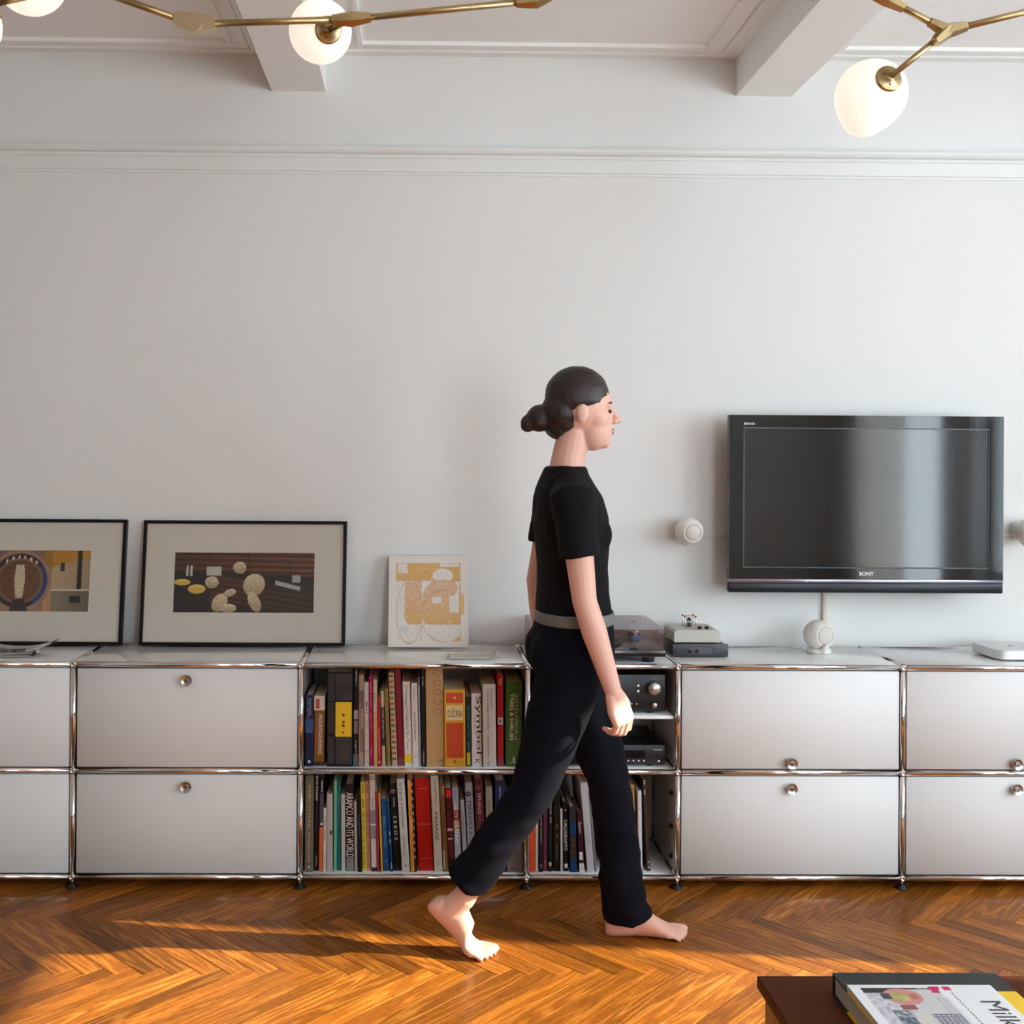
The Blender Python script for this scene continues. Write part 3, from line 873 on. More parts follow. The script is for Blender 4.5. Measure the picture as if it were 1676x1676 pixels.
book('D', 1070, 1166, 262, 1100, 1190, (142, 136, 122), 'grey green book with a dark lower spine', ('t', 'Francesca Woodman', 440, 950, .3, .7, (80, 56, 48)), ('p', 1025, 1372, 0, 1, (40, 42, 40)), ('p', 1262, 1280, .2, .9, (170, 166, 158)), ('p', 1300, 1345, .4, .8, (80, 82, 72)))
book('D', 1194, 1332, 178, 1218, 1344, (28, 26, 66), 'thick navy book with a gold disc near its foot', ('x', 16, 255, 585, .4, .6, (110, 116, 176)), ('d', 760, .55, .008, (150, 150, 156)), ('p', 700, 740, .44, .48, (150, 150, 156)), ('p', 700, 740, .6, .64, (150, 150, 156)), ('x', 8, 970, 1130, .4, .55, (110, 116, 156)), ('d', 1225, .5, .0115, (150, 120, 72)), ('d', 1225, .5, .008, (128, 100, 60)))
book('D', 1346, 1574, 436, 1370, 1574, (112, 100, 88), 'thick grey tan book with mustard lettering against the right upright', ('t', 'LURE', 460, 1090, .22, .78, (150, 112, 40)), ('p', 1318, 1324, .2, .7, (50, 46, 44)), ('p', 1330, 1334, .2, .7, (50, 46, 44)))
# below the stereo
book('E', 97, 160, 112, 106, 161, (214, 72, 30), 'bright orange book against the left upright below the stereo', ('x', 15, 150, 660, .3, .65, (232, 130, 90)), ('p', 860, 1000, .4, .6, (180, 50, 20)))
book('E', 163, 196, 198, 166, 200, (196, 182, 160), 'thin cream book right of the bright orange one', hard=False)
book('E', 201, 240, 200, 206, 243, (20, 18, 20), 'slim black book with thin white title beside the plum spine', ('t', 'Andy Goldsworthy: HAND TO EARTH', 230, 770, .3, .72, (190, 186, 182)), ('h', 'A', 985, 1015, .35, .7, W_))
book('E', 242, 288, 128, 247, 290, (98, 42, 66), 'tall slim plum coloured book below the stereo', ('p', 960, 985, .3, .7, (150, 84, 50)))
book('E', 291, 334, 184, 294, 344, (22, 22, 24), 'black book with tiny white lettering right of the plum spine', ('x', 22, 240, 575, .5, .75, (190, 188, 186)), ('p', 970, 1010, .2, .8, (186, 150, 90)))
book('E', 346, 412, 262, 352, 415, (34, 28, 24), 'dark brown book with small gold lettering below the stereo', ('x', 6, 590, 740, .45, .75, (150, 106, 56)), ('p', 780, 960, .5, .64, (110, 76, 44)))
book('E', 416, 440, 430, 424, 446, (206, 204, 202), 'very thin white booklet left of bold white lettering', hard=False)
book('E', 442, 494, 362, 450, 506, (20, 18, 18), 'black book with bold condensed white title below the stereo', ('t', 'CALLIGRAFFITI', 540, 855, .2, .8, W_), ('d', 445, .5, .003, (190, 188, 186)), ('p', 990, 1030, .25, .85, (220, 216, 210)))
book('E', 508, 572, 400, 524, 590, (22, 62, 108), 'blue book with dark middle and orange characters', ('p', 400, 560, 0, 1, (28, 30, 38)), ('p', 690, 930, .05, .95, (40, 30, 34)), ('h', 'B', 725, 750, .4, .62, (176, 110, 60)), ('h', 'E', 780, 805, .4, .62, (176, 110, 60)), ('h', 'K', 840, 865, .4, .62, (176, 110, 60)), ('h', 'V', 900, 925, .4, .62, (176, 110, 60)))
book('E', 582, 632, 440, 616, 668, (64, 18, 30), 'dark maroon book with white script and a white horse-like splash', ('t', 'Swoon', 555, 670, .25, .8, (220, 206, 200)), ('p', 860, 940, .1, .8, (214, 206, 204)), ('p', 975, 1066, 0, 1, (206, 204, 208)), ('h', 'A', 1005, 1030, .4, .65, (40, 36, 40)))
book('E', 616, 690, 160, 690, 770, (190, 186, 188), 'thick pale grey volume leaning left below the stereo', ('x', 19, 590, 800, .4, .55, (150, 148, 150)))
book('E', 696, 722, 240, 772, 796, (120, 118, 122), 'thin mid grey book leaning on the thick pale volume', hard=False)
book('E', 932, 982, 188, 990, 1026, (112, 26, 34), 'dark red book leaning left beside the walking leg', ('x', 16, 290, 560, .3, .65, (170, 80, 84)))
book('E', 986, 1038, 262, 1034, 1078, (26, 24, 32), 'black book with tiny white name right of the dark red one', ('t', 'Doris Salcedo', 520, 730, .3, .55, (186, 184, 188)))
book('E', 1046, 1090, 280, 1086, 1136, (206, 192, 166), 'cream book with black lettering left of the tan one', ('t', 'Forms of Paper', 290, 490, .2, .62, (54, 48, 42)), ('x', 6, 580, 670, .3, .55, (150, 138, 118)), ('p', 1045, 1066, 0, 1, (30, 26, 24)))
book('E', 1102, 1166, 180, 1142, 1200, (176, 132, 78), 'tan book with spaced dark capitals below the stereo', ('t', 'IN MONUMENTAL', 210, 700, .3, .78, (70, 48, 28)), ('p', 910, 970, .3, .75, (190, 176, 150)))
book('E', 1197, 1240, 240, 1214, 1256, (214, 212, 212), 'plain slim white book near the right end below the stereo', ('d', 420, .5, .002, (120, 118, 118)))
book('E', 1248, 1286, 130, 1298, 1336, (62, 46, 36), 'dark brown book standing last on its shelf, leaning left', ('x', 6, 135, 290, .2, .6, (206, 198, 188)), ('x', 6, 960, 1040, .3, .7, (206, 198, 188)))

# ------------------------------------------------------------------ stereo below the turntable
HIFI = mat('black_anodised', (24, 23, 25), .38, .3)
HIFIW = mat('fascia_lettering', (150, 150, 152), .5)
SILV = mat('silver_knob', (206, 204, 204), .22, .85)
def hifi_box(name, label, z0, h, group=None):
    t = thing(name, label, 'amplifier' if 'amp' in name else 'disc player', (1.748, .03, z0))
    hw = .2165
    obj('case', MB().bbox(-hw + .003, hw - .003, .012, .27, .010, h - .002, .002, 1), HIFI, t)
    f = obj('front_panel', MB().bbox(-hw, hw, 0, .012, .008, h, .002, 2), HIFI, t)
    for sx in (-1, 1):
        for y in (.03, .24):
            obj('foot', MB().lathe([(.014, 0), (.014, .010)], 16, 'Z', (sx * .17, y, 0)), BLACKP, t)
    return t, f, hw
amp, af, hw = hifi_box('stereo_amplifier', 'black stereo amplifier with a large round silver volume knob', .5708, .132)
def px_local(u, v, t, yl):
    """frame position -> local (x, z) on a front panel"""
    return ux(u, t.location.y + yl) - t.location.x, None
def button(parent, x, z, r, d, m, name='button', y=0.0):
    return obj(name, MB().lathe([(r, .001), (r, -d * .8), (r * .86, -d), (.0001, -d)], 24, 'Y', (x, y, z)), m, parent)
kb = button(af, .176, .088, .021, .026, SILV, 'volume_knob')
obj('knob_ring', MB().lathe([(.024, .0005), (.024, -.003), (.021, -.003)], 28, 'Y', (.176, 0, .088)), BLACKP, af)
button(af, .178, .032, .009, .016, SILV, 'small_knob')
for i in range(7):
    button(af, .02 + i * .0165, .034, .0028, .004, SILV)
button(af, -.165, .034, .004, .004, SILV)
obj('headphone_socket', MB().box(.118, .130, -.001, .001, .066, .104), BLACKP, af)
button(af, .124, .094, .005, .004, SILV); button(af, .124, .076, .005, .004, SILV)
lettering('print', 'ARCAM', (-.19, -.0006, .114), (.03, 0, 0), (0, 0, .005), HIFIW, af)
lettering('print', 'VOLUME', (.165, -.0006, .116), (.022, 0, 0), (0, 0, .004), HIFIW, af)
obj('display', MB().box(-.10, .02, -.0006, .001, .056, .086), mat('dark_display', (10, 10, 14), .1), af)
cdp, cf, hw = hifi_box('disc_player', 'low black disc player on the floor of the open stereo compartment', .3926, .074)
obj('disc_tray', MB().box(-.13, .07, -.0008, .001, .034, .048), HIFI, cf)
obj('display', MB().box(.06, .15, -.0006, .001, .03, .056), mat('dark_display'), cf)
for i in range(7):
    button(cf, .04 + i * .0175, .022, .0032, .004, SILV)
button(cf, .194, .022, .0045, .006, SILV)
lettering('print', 'ARCAM', (-.195, -.0006, .056), (.028, 0, 0), (0, 0, .005), HIFIW, cf)
lettering('print', 'DV-A', (-.195, -.0006, .012), (.04, 0, 0), (0, 0, .006), HIFIW, cf)
obj('print', MB().box(.178, .208, -.0006, 0, .057, .060), HIFIW, cf)

# ------------------------------------------------------------------ turntable
tt = thing('turntable', 'black record turntable under a clear smoked dust cover', 'turntable', (1.742, .012, ZTOP + .0005))
TTB = mat('turntable_black', (18, 17, 18), .25, coat=.4)
obj('plinth', MB().bbox(-.22, .22, 0, .335, .022, .045, .003, 2), TTB, tt)
for sx in (-.17, .17):
    for y in (.045, .29):
        obj('foot', MB().lathe([(.018, 0), (.022, .012), (.026, .022)], 20, 'Z', (sx, y, 0)), BLACKP, tt)
pl = obj('platter', MB().lathe([(.002, .046), (.146, .046), (.148, .05), (.148, .062), (.145, .065), (.002, .065)], 48, 'Z', (-.045, .165, 0)), mat('platter_metal', (120, 118, 118), .3, .8), tt)
obj('record', MB().lathe([(.002, .0652), (.145, .0652), (.1455, .0665), (.05, .067), (.002, .067)], 48, 'Z', (-.045, .165, 0)), mat('vinyl', (12, 12, 13), .22), pl)
obj('record_centre', MB().lathe([(.002, .067), (.05, .067), (.05, .0674), (.002, .0674)], 32, 'Z', (-.045, .165, 0)), mat('record_paper', (120, 40, 40), .5), pl)
ta = obj('tonearm', MB().sweep([(.165, .27, .082), (.16, .20, .083), (.135, .085, .080)], [.0045, .004, .004], 12).lathe([(.022, .045), (.022, .07), (.014, .078), (.012, .094)], 24, 'Z', (.165, .265, 0)), mat('silver_knob'), tt)
obj('headshell', MB().bbox(.118, .146, .05, .09, .066, .080, .003, 1), mat('cartridge_blue', (20, 110, 176), .3), ta)
obj('counterweight', MB().tube((.169, .29, .082), (.173, .318, .082), .014, n=20), BLACKP, ta)
cov = MB()
x0, x1, y0, y1, z0, z1, th = -.219, .219, .002, .333, .046, .113, .003
cov.box(x0, x1, y0, y1, z1 - th, z1).box(x0, x1, y0, y0 + th, z0, z1 - th).box(x0, x1, y1 - th, y1, z0, z1 - th).box(x0, x0 + th, y0 + th, y1 - th, z0, z1 - th).box(x1 - th, x1, y0 + th, y1 - th, z0, z1 - th)
obj('dust_cover', cov, glass_mat('smoked_acrylic', (238, 230, 230), .9, .03), tt)

# ------------------------------------------------------------------ phono stage and headphone amplifier
bxm = mat('charcoal_case', (62, 62, 66), .4, .3)
pb = thing('phono_stage', 'flat charcoal electronics box with an oval recess, right of the turntable', 'amplifier', (2.108, .13, ZTOP + .0005))
obj('case', MB().bbox(-.092, .092, .004, .16, .003, .043, .002, 2), bxm, pb)
fp = obj('front_panel', MB().bbox(-.096, .096, 0, .006, .002, .046, .0015, 2), bxm, pb)
def stadium(x0, x1, z0, z1, y0, y1, n=10):
    r = (z1 - z0) / 2
    zc = (z0 + z1) / 2
    p = [(x1 - r + r * math.sin(a * PI / n), zc - r * math.cos(a * PI / n)) for a in range(n + 1)]
    p += [(x0 + r - r * math.sin(a * PI / n), zc + r * math.cos(a * PI / n)) for a in range(n + 1)]
    return MB().prism(p, y0, y1)
obj('oval_rim', stadium(-.046, .046, .010, .038, -.0012, .001), mat('charcoal_dark', (34, 34, 38), .5), fp)
obj('oval_recess', stadium(-.043, .043, .012, .036, -.0018, .001), mat('charcoal_mid', (74, 74, 80), .45), fp)
for x in (-.035, -.012):
    obj('switch', MB().lathe([(.0055, 0), (.0055, -.010), (.004, -.012), (.0001, -.012)], 16, 'Y', (x, -.001, .021)), BLACKP, fp)
for x in (-.09, .09):
    obj('screw', MB().lathe([(.003, 0), (.003, -.001)], 12, 'Y', (x, 0, .018)), BLACKP, fp)
obj('vent_print', MB().box(-.088, -.058, -.0008, .001, .007, .014), mat('charcoal_dark'), fp)
for x in (-.085, .085):
    for y in (.02, .14):
        obj('foot', MB().lathe([(.006, 0), (.006, .004)], 12, 'Z', (x, y, 0)), BLACKP, pb)
hb = thing('headphone_amplifier', 'small warm grey box with a caged glass valve on top of the charcoal box', 'amplifier', (2.1, .142, ZTOP + .046))
gm = mat('warm_grey_metal', (186, 184, 174), .45, .1)
prof = [(-.08, .004), (-.08, .036), (-.076, .043), (-.068, .046), (.068, .046), (.076, .043), (.08, .036), (.08, .004)]
obj('case', MB().prism(prof, 0, .15), gm, hb)
obj('base_plate', MB().box(-.076, .076, .004, .146, .0025, .0045), BLACKP, hb)
for x in (-.06, .06):
    for y in (.02, .13):
        obj('foot', MB().lathe([(.005, 0), (.005, .003)], 12, 'Z', (x, y, 0)), BLACKP, hb)
cg = obj('valve_cage', MB(), CHROME, hb)
cgm = MB()
for x in (-.03, .008):
    for y in (.055, .09):
        cgm.tube((x, y, .046), (x, y, .084), .0018, n=8)
cgm.box(-.032, .010, .053, .0565, .0815, .0845).box(-.032, .010, .0885, .092, .0815, .0845)
cg.data = cgm.mesh('valve_cage'); cg.data.materials.append(CHROME)
for x in (-.03, .008):
    for y in (.055, .09):
        obj('cage_cap', MB().ell((x, y, .085), (.0034, .0034, .0034), 10, 6), BLACKP, cg)
v_ = obj('valve', MB().lathe([(.010, .046), (.010, .066), (.008, .074), (.003, .079), (.0005, .081)], 20, 'Z', (-.011, .072, 0)), glass_mat('valve_glass', (225, 222, 225), 1.2), hb)
obj('valve_core', MB().lathe([(.0065, .047), (.0065, .060), (.003, .061)], 14, 'Z', (-.011, .072, 0)), mat('valve_metal', (120, 92, 88), .4, .5), v_)
obj('valve_getter', MB().lathe([(.0078, .069), (.0076, .073), (.002, .079)], 14, 'Z', (-.011, .072, 0)), BLACKP, v_)
for x in (.012, .036):
    obj('control_knob', MB().lathe([(.007, .046), (.0065, .055), (.0001, .055)], 16, 'Z', (x + .004, .03, 0)), BLACKP, hb)
for x in (-.042, -.022, -.002):
    obj('toggle', MB().lathe([(.003, .046), (.002, .052), (.0001, .052)], 10, 'Z', (x, .03, 0)), CHROME, hb)

# ------------------------------------------------------------------ television
tv = thing('television', 'flat television with glossy black frame mounted on the wall', 'television', (2.726, .24, .953))
PIANO = mat('piano_black', (6, 6, 9), .05, spec=.5)
TW, TH = .979, .63
def ring(x0, x1, z0, z1, a0, a1, c0, c1, y0, y1):
    """rectangular frame with a rectangular opening"""
    m = MB()
    m.box(x0, x1, y0, y1, z0, c0).box(x0, x1, y0, y1, c1, z1).box(x0, a0, y0, y1, c0, c1).box(a1, x1, y0, y1, c0, c1)
    return m
sx0, sx1, sz0, sz1 = 2.2865 - 2.726, 3.167 - 2.726, 1.040 - .953, 1.539 - .953
obj('bezel', ring(-TW / 2, TW / 2, .048, TH, sx0, sx1, sz0, sz1, 0, .03), PIANO, tv)
obj('screen', MB().box(sx0, sx1, .006, .012, sz0, sz1), mat('lcd_screen', (8, 8, 11), .075, spec=.62), tv)
obj('screen_rim', ring(sx0, sx1, sz0, sz1, sx0 + .004, sx1 - .004, sz0 + .004, sz1 - .004, .003, .008), mat('rim_grey', (60, 60, 66), .3, .4), tv)
obj('silver_strip', MB().bbox(-TW / 2, TW / 2, -.002, .03, .036, .048, .001, 1), mat('strip_silver', (170, 172, 190), .22, .9), tv)
obj('speaker_grille', MB().bbox(-TW / 2, TW / 2, -.001, .03, 0, .036, .004, 2), mat('grille_dark', (22, 26, 32), .35, .3), tv)
obj('rear_housing', MB().bbox(-TW / 2 + .03, TW / 2 - .03, .03, .1, .03, TH - .03, .012, 2), BLACKP, tv)
obj('wall_bracket', MB().box(-.2, .2, .1, .134, .2, .45), BLACKP, tv)
TVW = mat('logo_silver', (206, 206, 210), .35, .4)
def tvx(u): return (2.235 + (u - 1194) * (.98 / 448.5)) - 2.726
lettering('maker_logo', 'SONY', (tvx(1407), -.0006, 1.0145 - .953), (tvx(1431) - tvx(1407), 0, 0), (0, 0, .0135), TVW, tv, True)
lettering('model_logo', 'BRAVIA', (tvx(1218), -.0006, 1.5475 - .953), (tvx(1236) - tvx(1218), 0, 0), (0, 0, .0085), TVW, tv)
obj('power_light', MB().box(tvx(1319), tvx(1322), -.003, 0, .04, .044), mat('led', (230, 230, 235), .3), tv)

# ------------------------------------------------------------------ small round speakers
SPK = mat('speaker_white', (226, 222, 214), .35)
SPG = mat('speaker_grille', (206, 200, 192), .6, bump=(900, .3))
def ball_speaker(parent, c, r, face):
    face = Vector(face).normalized()
    rot = Vector((0, 0, 1)).rotation_difference(face).to_matrix().to_4x4()
    m4 = Matrix.Translation(c) @ rot
    prof = []
    for i in range(15):
        a = PI - (PI - .80) * i / 14
        prof.append((r * math.sin(a), r * math.cos(a)))
    zr = r * math.cos(.80)
    prof += [(r * .66, zr + .004), (r * .62, zr + .0035), (r * .61, zr - .001)]
    obj('shell', MB().lathe(prof, 36).xf(m4), SPK, parent)
    obj('grille', MB().lathe([(r * .605, zr - .002), (r * .605, zr + .001), (r * .45, zr + .006), (r * .2, zr + .009), (.0001, zr + .0095)], 36).xf(m4), SPG, parent)
def wall_speaker(c, label, cable, face):
    t = thing('wall_speaker', label, 'speaker', (c[0], YB, c[2]))
    ball_speaker(t, (0, c[1] - YB, 0), .050, face)
    obj('wall_mount', MB().lathe([(.034, 0), (.034, -.008), (.022, -.014), (.018, -.05)], 24, 'Y'), SPK, t)
    obj('mount_arc', MB().sweep([(-.03, -.085 + .02, -.036), (-.018, -.085 + .015, -.05), (.0, -.085 + .015, -.052)], [.004, .004, .004], 8), SPK, t)
    obj('cable', MB().sweep(cable, [.0028] * len(cable), 10), SPK, t)
wall_speaker((2.108, .295, 1.165), 'small white ball speaker on the wall left of the television', [(.03, -.03, -.015), (.07, -.012, -.022), (.11, -.008, -.026), (.16, -.008, -.02)], (.12, -1, -.08))
wall_speaker((3.345, .295, 1.172), 'small white ball speaker on the wall right of the television', [(-.03, -.03, -.015), (-.06, -.012, -.022), (-.09, -.008, -.024), (-.16, -.008, -.02)], (-.25, -1, -.05))
cs = thing('desk_speaker', 'white ball speaker on a round foot, on the sideboard below the television', 'speaker', (2.556, .235, ZTOP + .0005))
ball_speaker(cs, (0, 0, .062), .0535, (.27, -1, .06))
obj('stand', MB().lathe([(.0415, 0), (.0425, .003), (.0415, .012), (.036, .016), (.028, .018), (.020, .022)], 36), SPK, cs)
obj('front_cradle', MB().sweep([(.0, -.036, .012), (.004, -.044, .018), (.008, -.048, .030)], [.012, .011, .007], 12), SPK, cs)
obj('cable', MB().sweep([(-.038, .01, .004), (-.06, .03, .003), (-.07, .09, .003)], [.0025] * 3, 8), SPK, cs)
tag(obj('cable_cover', MB().bbox(2.618, 2.648, YB - .014, YB, ZTOP + .0, 1.0, .002, 1), mat('cable_cover_white', (222, 218, 206), .5)), 'narrow white cable cover running down the wall from the television', 'cable cover')

# ------------------------------------------------------------------ small computer
mc = thing('mini_computer', 'flat square silver computer with rounded corners at the right end of the sideboard', 'computer', (3.21, .178, ZTOP + .0005))
def rounded_slab(hs, r, z0, z1, n=8, inset=0.0):
    poly = []
    for (sx, sy, a0) in ((1, -1, -PI / 2), (1, 1, 0), (-1, 1, PI / 2), (-1, -1, PI)):
        for i in range(n + 1):
            a = a0 + PI / 2 * i / n
            poly.append((sx * (hs - r) + (r - inset) * math.cos(a), sy * (hs - r) + (r - inset) * math.sin(a)))
    return poly
m = MB()
lv = [(0.003, .004), (.0, .007), (0, .034), (.0008, .0355), (.003, .0362)]
rings_ = [rounded_slab(.0985, .034, 0, 0, inset=i) for i, z in lv]
nn = len(rings_[0])
m.add([(x, y, z) for rg, (i, z) in zip(rings_, lv) for x, y in rg],
      [(a * nn + k, a * nn + (k + 1) % nn, (a + 1) * nn + (k + 1) % nn, (a + 1) * nn + k) for a in range(len(lv) - 1) for k in range(nn)] + [tuple(range(nn)), tuple((len(lv) - 1) * nn + k for k in range(nn - 1, -1, -1))], False)
obj('body', m, mat('aluminium', (214, 214, 214), .38, .55), mc)
obj('base', MB().lathe([(.08, 0), (.08, .005)], 40), BLACKP, mc)
obj('logo', MB().ell((.0, -.002, .0364), (.013, .011, .0004), 20, 6).ell((.003, .013, .0364), (.003, .006, .0004), 10, 6), mat('logo_grey', (150, 150, 150), .3, .4), mc)

# ------------------------------------------------------------------ framed photographs
def nz(x, y, k=0.0):
    return mnoise.noise(Vector((x, y, k)))
def mixc(a, b, t):
    t = max(0, min(1, t))
    return tuple(p + (q - p) * t for p, q in zip(a, b))
def print_ring(s, t):
    """generic stand-in: round dark ring with a pale upright shape, tan and ochre panels to the right"""
    x, y = (s - .49) * 2.2, (t - .5)
    d = math.hypot(x, y)
    c = mixc((150, 112, 92), (118, 96, 80), t)
    if s > .72:
        c = mixc((176, 150, 112), (150, 128, 96), (s - .72) * 3)
        if t > .72 + (s - .72) * .6: c = (176, 122, 40)
        if .90 < s < .935 and t > .35: c = (34, 30, 28)
        if .78 < s < .81 and .66 < t < .8: c = (44, 40, 42)
        if t < .36: c = mixc((134, 120, 96), (96, 86, 70), (s - .72) * 3)
        if .85 < s < .93 and .15 < t < .26: c = (36, 34, 36)
        if .34 < t < .37: c = (200, 190, 170)
    elif s > .66:
        c = (150, 104, 36) if t > .4 else (186, 130, 96)
    if s < .16: c = mixc((150, 120, 80), (120, 90, 60), t)
    if d < .50: c = (150, 118, 94)
    if d < .44: c = (40, 32, 32)
    if d < .44 and x > .22 and y < .25: c = (40, 66, 112)
    if d < .37: c = (126, 92, 66)
    if d < .33: c = mixc((112, 70, 42), (90, 58, 38), .5 + nz(s * 20, t * 40))
    if .36 < d < .41 and y > .28 and int((s * 70)) % 3 == 0: c = (210, 200, 180)
    if abs(x + .0) < .085 - abs(y - .03) * .1 and -.28 < y < .26: c = mixc((208, 192, 160), (186, 168, 136), nz(s * 60, t * 30) + .5)
    if abs(x) < .09 + (-.3 - y) * .3 and y < -.3: c = (52, 46, 46)
    return tuple(max(0, v + 10 * nz(s * 60, t * 30, 4)) for v in c)
def print_bars(s, t):
    """generic stand-in: dark interior crossed by brown padded bars, two pale rounded shapes and small bright panels"""
    c = (34, 26, 22)
    y = t - (.10 * s - .05)
    if t > .66 + .1 * (1 - s) - .06:
        k = ((t - (s - .5) * -.04) * 10.5) % 1
        sh = math.sin(k * PI)
        c = mixc((40, 24, 16), (128, 76, 40), sh * (.55 + .45 * s))
        if abs(((s * 5.6 + t * .5) % 1.55) - .3) < .02: c = (40, 28, 22)
    u = t + .38 * (s - .55)
    if .12 < u < .52 and s > .26:
        k = (u * 11) % 1
        c = mixc((28, 18, 14), (96, 58, 36), math.sin(k * PI) * (1.05 - s * .5))
    if s > .62 and .34 < u < .66 and s < .99 and u > .5: c = (38, 28, 24)
    if .23 < s < .335 and .61 < t < .76: c = (186, 182, 172)
    if .085 < s - .02 * (t - .6) < .13 and .60 < t < .78 and abs(s - .11) > .006: c = (190, 186, 176)
    if .72 < s < .9 and abs(t - (.50 - (s - .72) * .55)) < .035: c = (170, 168, 162)
    if .84 < s < .9 and .5 < t < .62: c = (166, 164, 158)
    for (ex, ey, rx, ry) in ((.06, .5, .06, .05), (.165, .39, .062, .075)):
        if ((s - ex) / rx) ** 2 + ((t - ey) / ry) ** 2 < 1: c = mixc((206, 168, 70), (230, 200, 120), (t - ey) / ry)
    # soft pale rounded forms
    for (ex, ey, rx, ry, ang) in ((.27, .50, .048, .10, 0), (.465, .745, .046, .10, 0), (.57, .46, .075, .19, -.6), (.575, .18, .04, .17, .45), (.33, .17, .05, .16, -.6), (.39, .08, .06, .07, 0), (.40, .33, .045, .06, .3)):
        dx, dy = (s - ex), (t - ey) * .43
        a = dx * math.cos(ang) + dy * math.sin(ang); b = -dx * math.sin(ang) + dy * math.cos(ang)
        if (a / rx) ** 2 + (b / (ry * .43)) ** 2 < 1:
            c = mixc((150, 126, 96), (214, 196, 160), .55 + (dy / ry) * .9 + .5 * nz(s * 50, t * 40))
    return tuple(max(0, v + 8 * nz(s * 90, t * 40, 2)) for v in c)
MATB = mat('mat_board', (208, 200, 186), .8)
FRB = mat('black_frame', (9, 8, 8), .4, spec=.25)
PGL = glass_mat('picture_glass', (254, 254, 254), 1.0, .02)
def picture(x0, w, h, label, fn, px0, px1, pz0, pz1):
    tilt = math.radians(8.6)
    t = thing('framed_photograph', label, 'picture', (x0 + w / 2, .283, ZL[2] + TR + .022 * math.sin(tilt) + .0004))
    t.rotation_euler = (-tilt, 0, 0)
    b = .0115
    obj('frame', ring(-w / 2, w / 2, 0, h, -w / 2 + b, w / 2 - b, b, h - b, 0, .022), FRB, t)
    a0, a1, c0, c1 = -w / 2 + px0 * w, -w / 2 + px1 * w, pz0 * h, pz1 * h
    obj('mat_board', ring(-w / 2 + b * .6, w / 2 - b * .6, b * .6, h - b * .6, a0, a1, c0, c1, .008, .011), MATB, t)
    p = colour_grid('print', a1 - a0 + .004, c1 - c0 + .004, 240, 110, fn, t, .35)
    p.location = (a0 - .002, .0112, c0 - .002)
    obj('glass', MB().box(-w / 2 + b * .6, w / 2 - b * .6, .004, .006, b * .6, h - b * .6), PGL, t)
    obj('backing', MB().box(-w / 2 + b * .6, w / 2 - b * .6, .013, .019, b * .6, h - b * .6), mat('backing_board', (120, 96, 70), .8), t)
picture(-.658, .735, .449, 'black framed photograph of a round ring and tan panels, cut by the left picture edge', print_ring, .157, .828, .262, .748)
picture(.139, .735, .447, 'black framed photograph of a dark brown scene with pale rounded figures', print_bars, .157, .843, .262, .742)

# ------------------------------------------------------------------ small canvas
def canvas_paint(s, t):
    c = (222, 214, 204)
    n1 = nz(s * 7, t * 7, 1) ; n2 = nz(s * 24, t * 24, 2); n3 = nz(s * 60, t * 60, 3)
    OR, PK = (206, 150, 72), (208, 160, 118)
    ys = 1 - t
    def inb(a, b, c0, d): return a < s + .012 * n2 < b and c0 < ys + .012 * n2 < d
    o = None
    if inb(.09, .90, .08, .27):
        if not inb(.11, .235, .07, .19) and not (.64 < s < .88 and ys < .12) and not (((s - .68) / .13) ** 2 + ((ys - .22) / .08) ** 2 < 1): o = OR
    if inb(.20, .41, .28, .755) and ((s - .35) / .17) ** 2 + ((ys - .5) / .30) ** 2 < 1.1: o = mixc(PK, OR, (ys - .4) * 3)
    if inb(.42, .90, .28, .755) and ((s - .70) / .28) ** 2 + ((ys - .56) / .30) ** 2 < 1.15:
        o = mixc(PK, OR, (ys - .45) * 3)
        if .76 < s < .88 and ys < .62 and n1 > -.25: o = None
        if .55 < s < .66 and .45 < ys < .52: o = None
    if .895 < s < .945 and .41 < ys < .65: o = (212, 172, 96)
    if o is not None:
        k = .9 - .5 * max(0, n3 + .15) - .3 * max(0, n2)
        c = mixc(c, o, k)
    elif .09 < s < .9 and .08 < ys < .93:
        c = mixc(c, (196, 180, 172), .35 * max(0, n2 + .2))
    # drawn outlines
    def near(d, w_=.006): return abs(d) < w_
    e1 = ((s - .70) / .29) ** 2 + ((ys - .66) / .28) ** 2
    e2 = ((s - .26) / .16) ** 2 + ((ys - .62) / .34) ** 2
    if near(e1 - 1, .022) and (s < .72): c = (176, 128, 70)
    if near(e2 - 1, .03) and ys > .3: c = (182, 140, 92)
    if (near(s - .90, .004) and .08 < ys < .93) or (near(ys - .275, .004) and .09 < s < .9) or (near(s - .41, .004) and .28 < ys < .93): c = (184, 150, 118)
    if .09 < s < .9 and (near(ys - .085, .003) and n1 > -.1): c = (184, 150, 118)
    if e1 > 1 and .55 < s < .9 and .88 < ys < .935 and ys > .86 + .0 * s: c = mixc(c, (210, 170, 100), .8 if s > .82 else .3)
    if .14 < s < .26 and .77 < ys < .84: c = mixc(c, (176, 190, 190), .5 * max(0, n1 + .4))
    return c
cv = thing('painted_canvas', 'small unframed canvas with rough orange shapes on white', 'painting', (1.172, .276, ZTOP + .0048))
cv.rotation_euler = (-math.radians(11.5), 0, 0)
obj('stretcher', MB().bbox(-.1435, .1435, .0006, .022, 0, .327, .002, 1), mat('canvas_edge', (196, 184, 172), .8, bump=(300, .1)), cv)
p = colour_grid('painting', .287, .327, 190, 220, canvas_paint, cv, .75)
p.location = (-.1435, 0, 0)

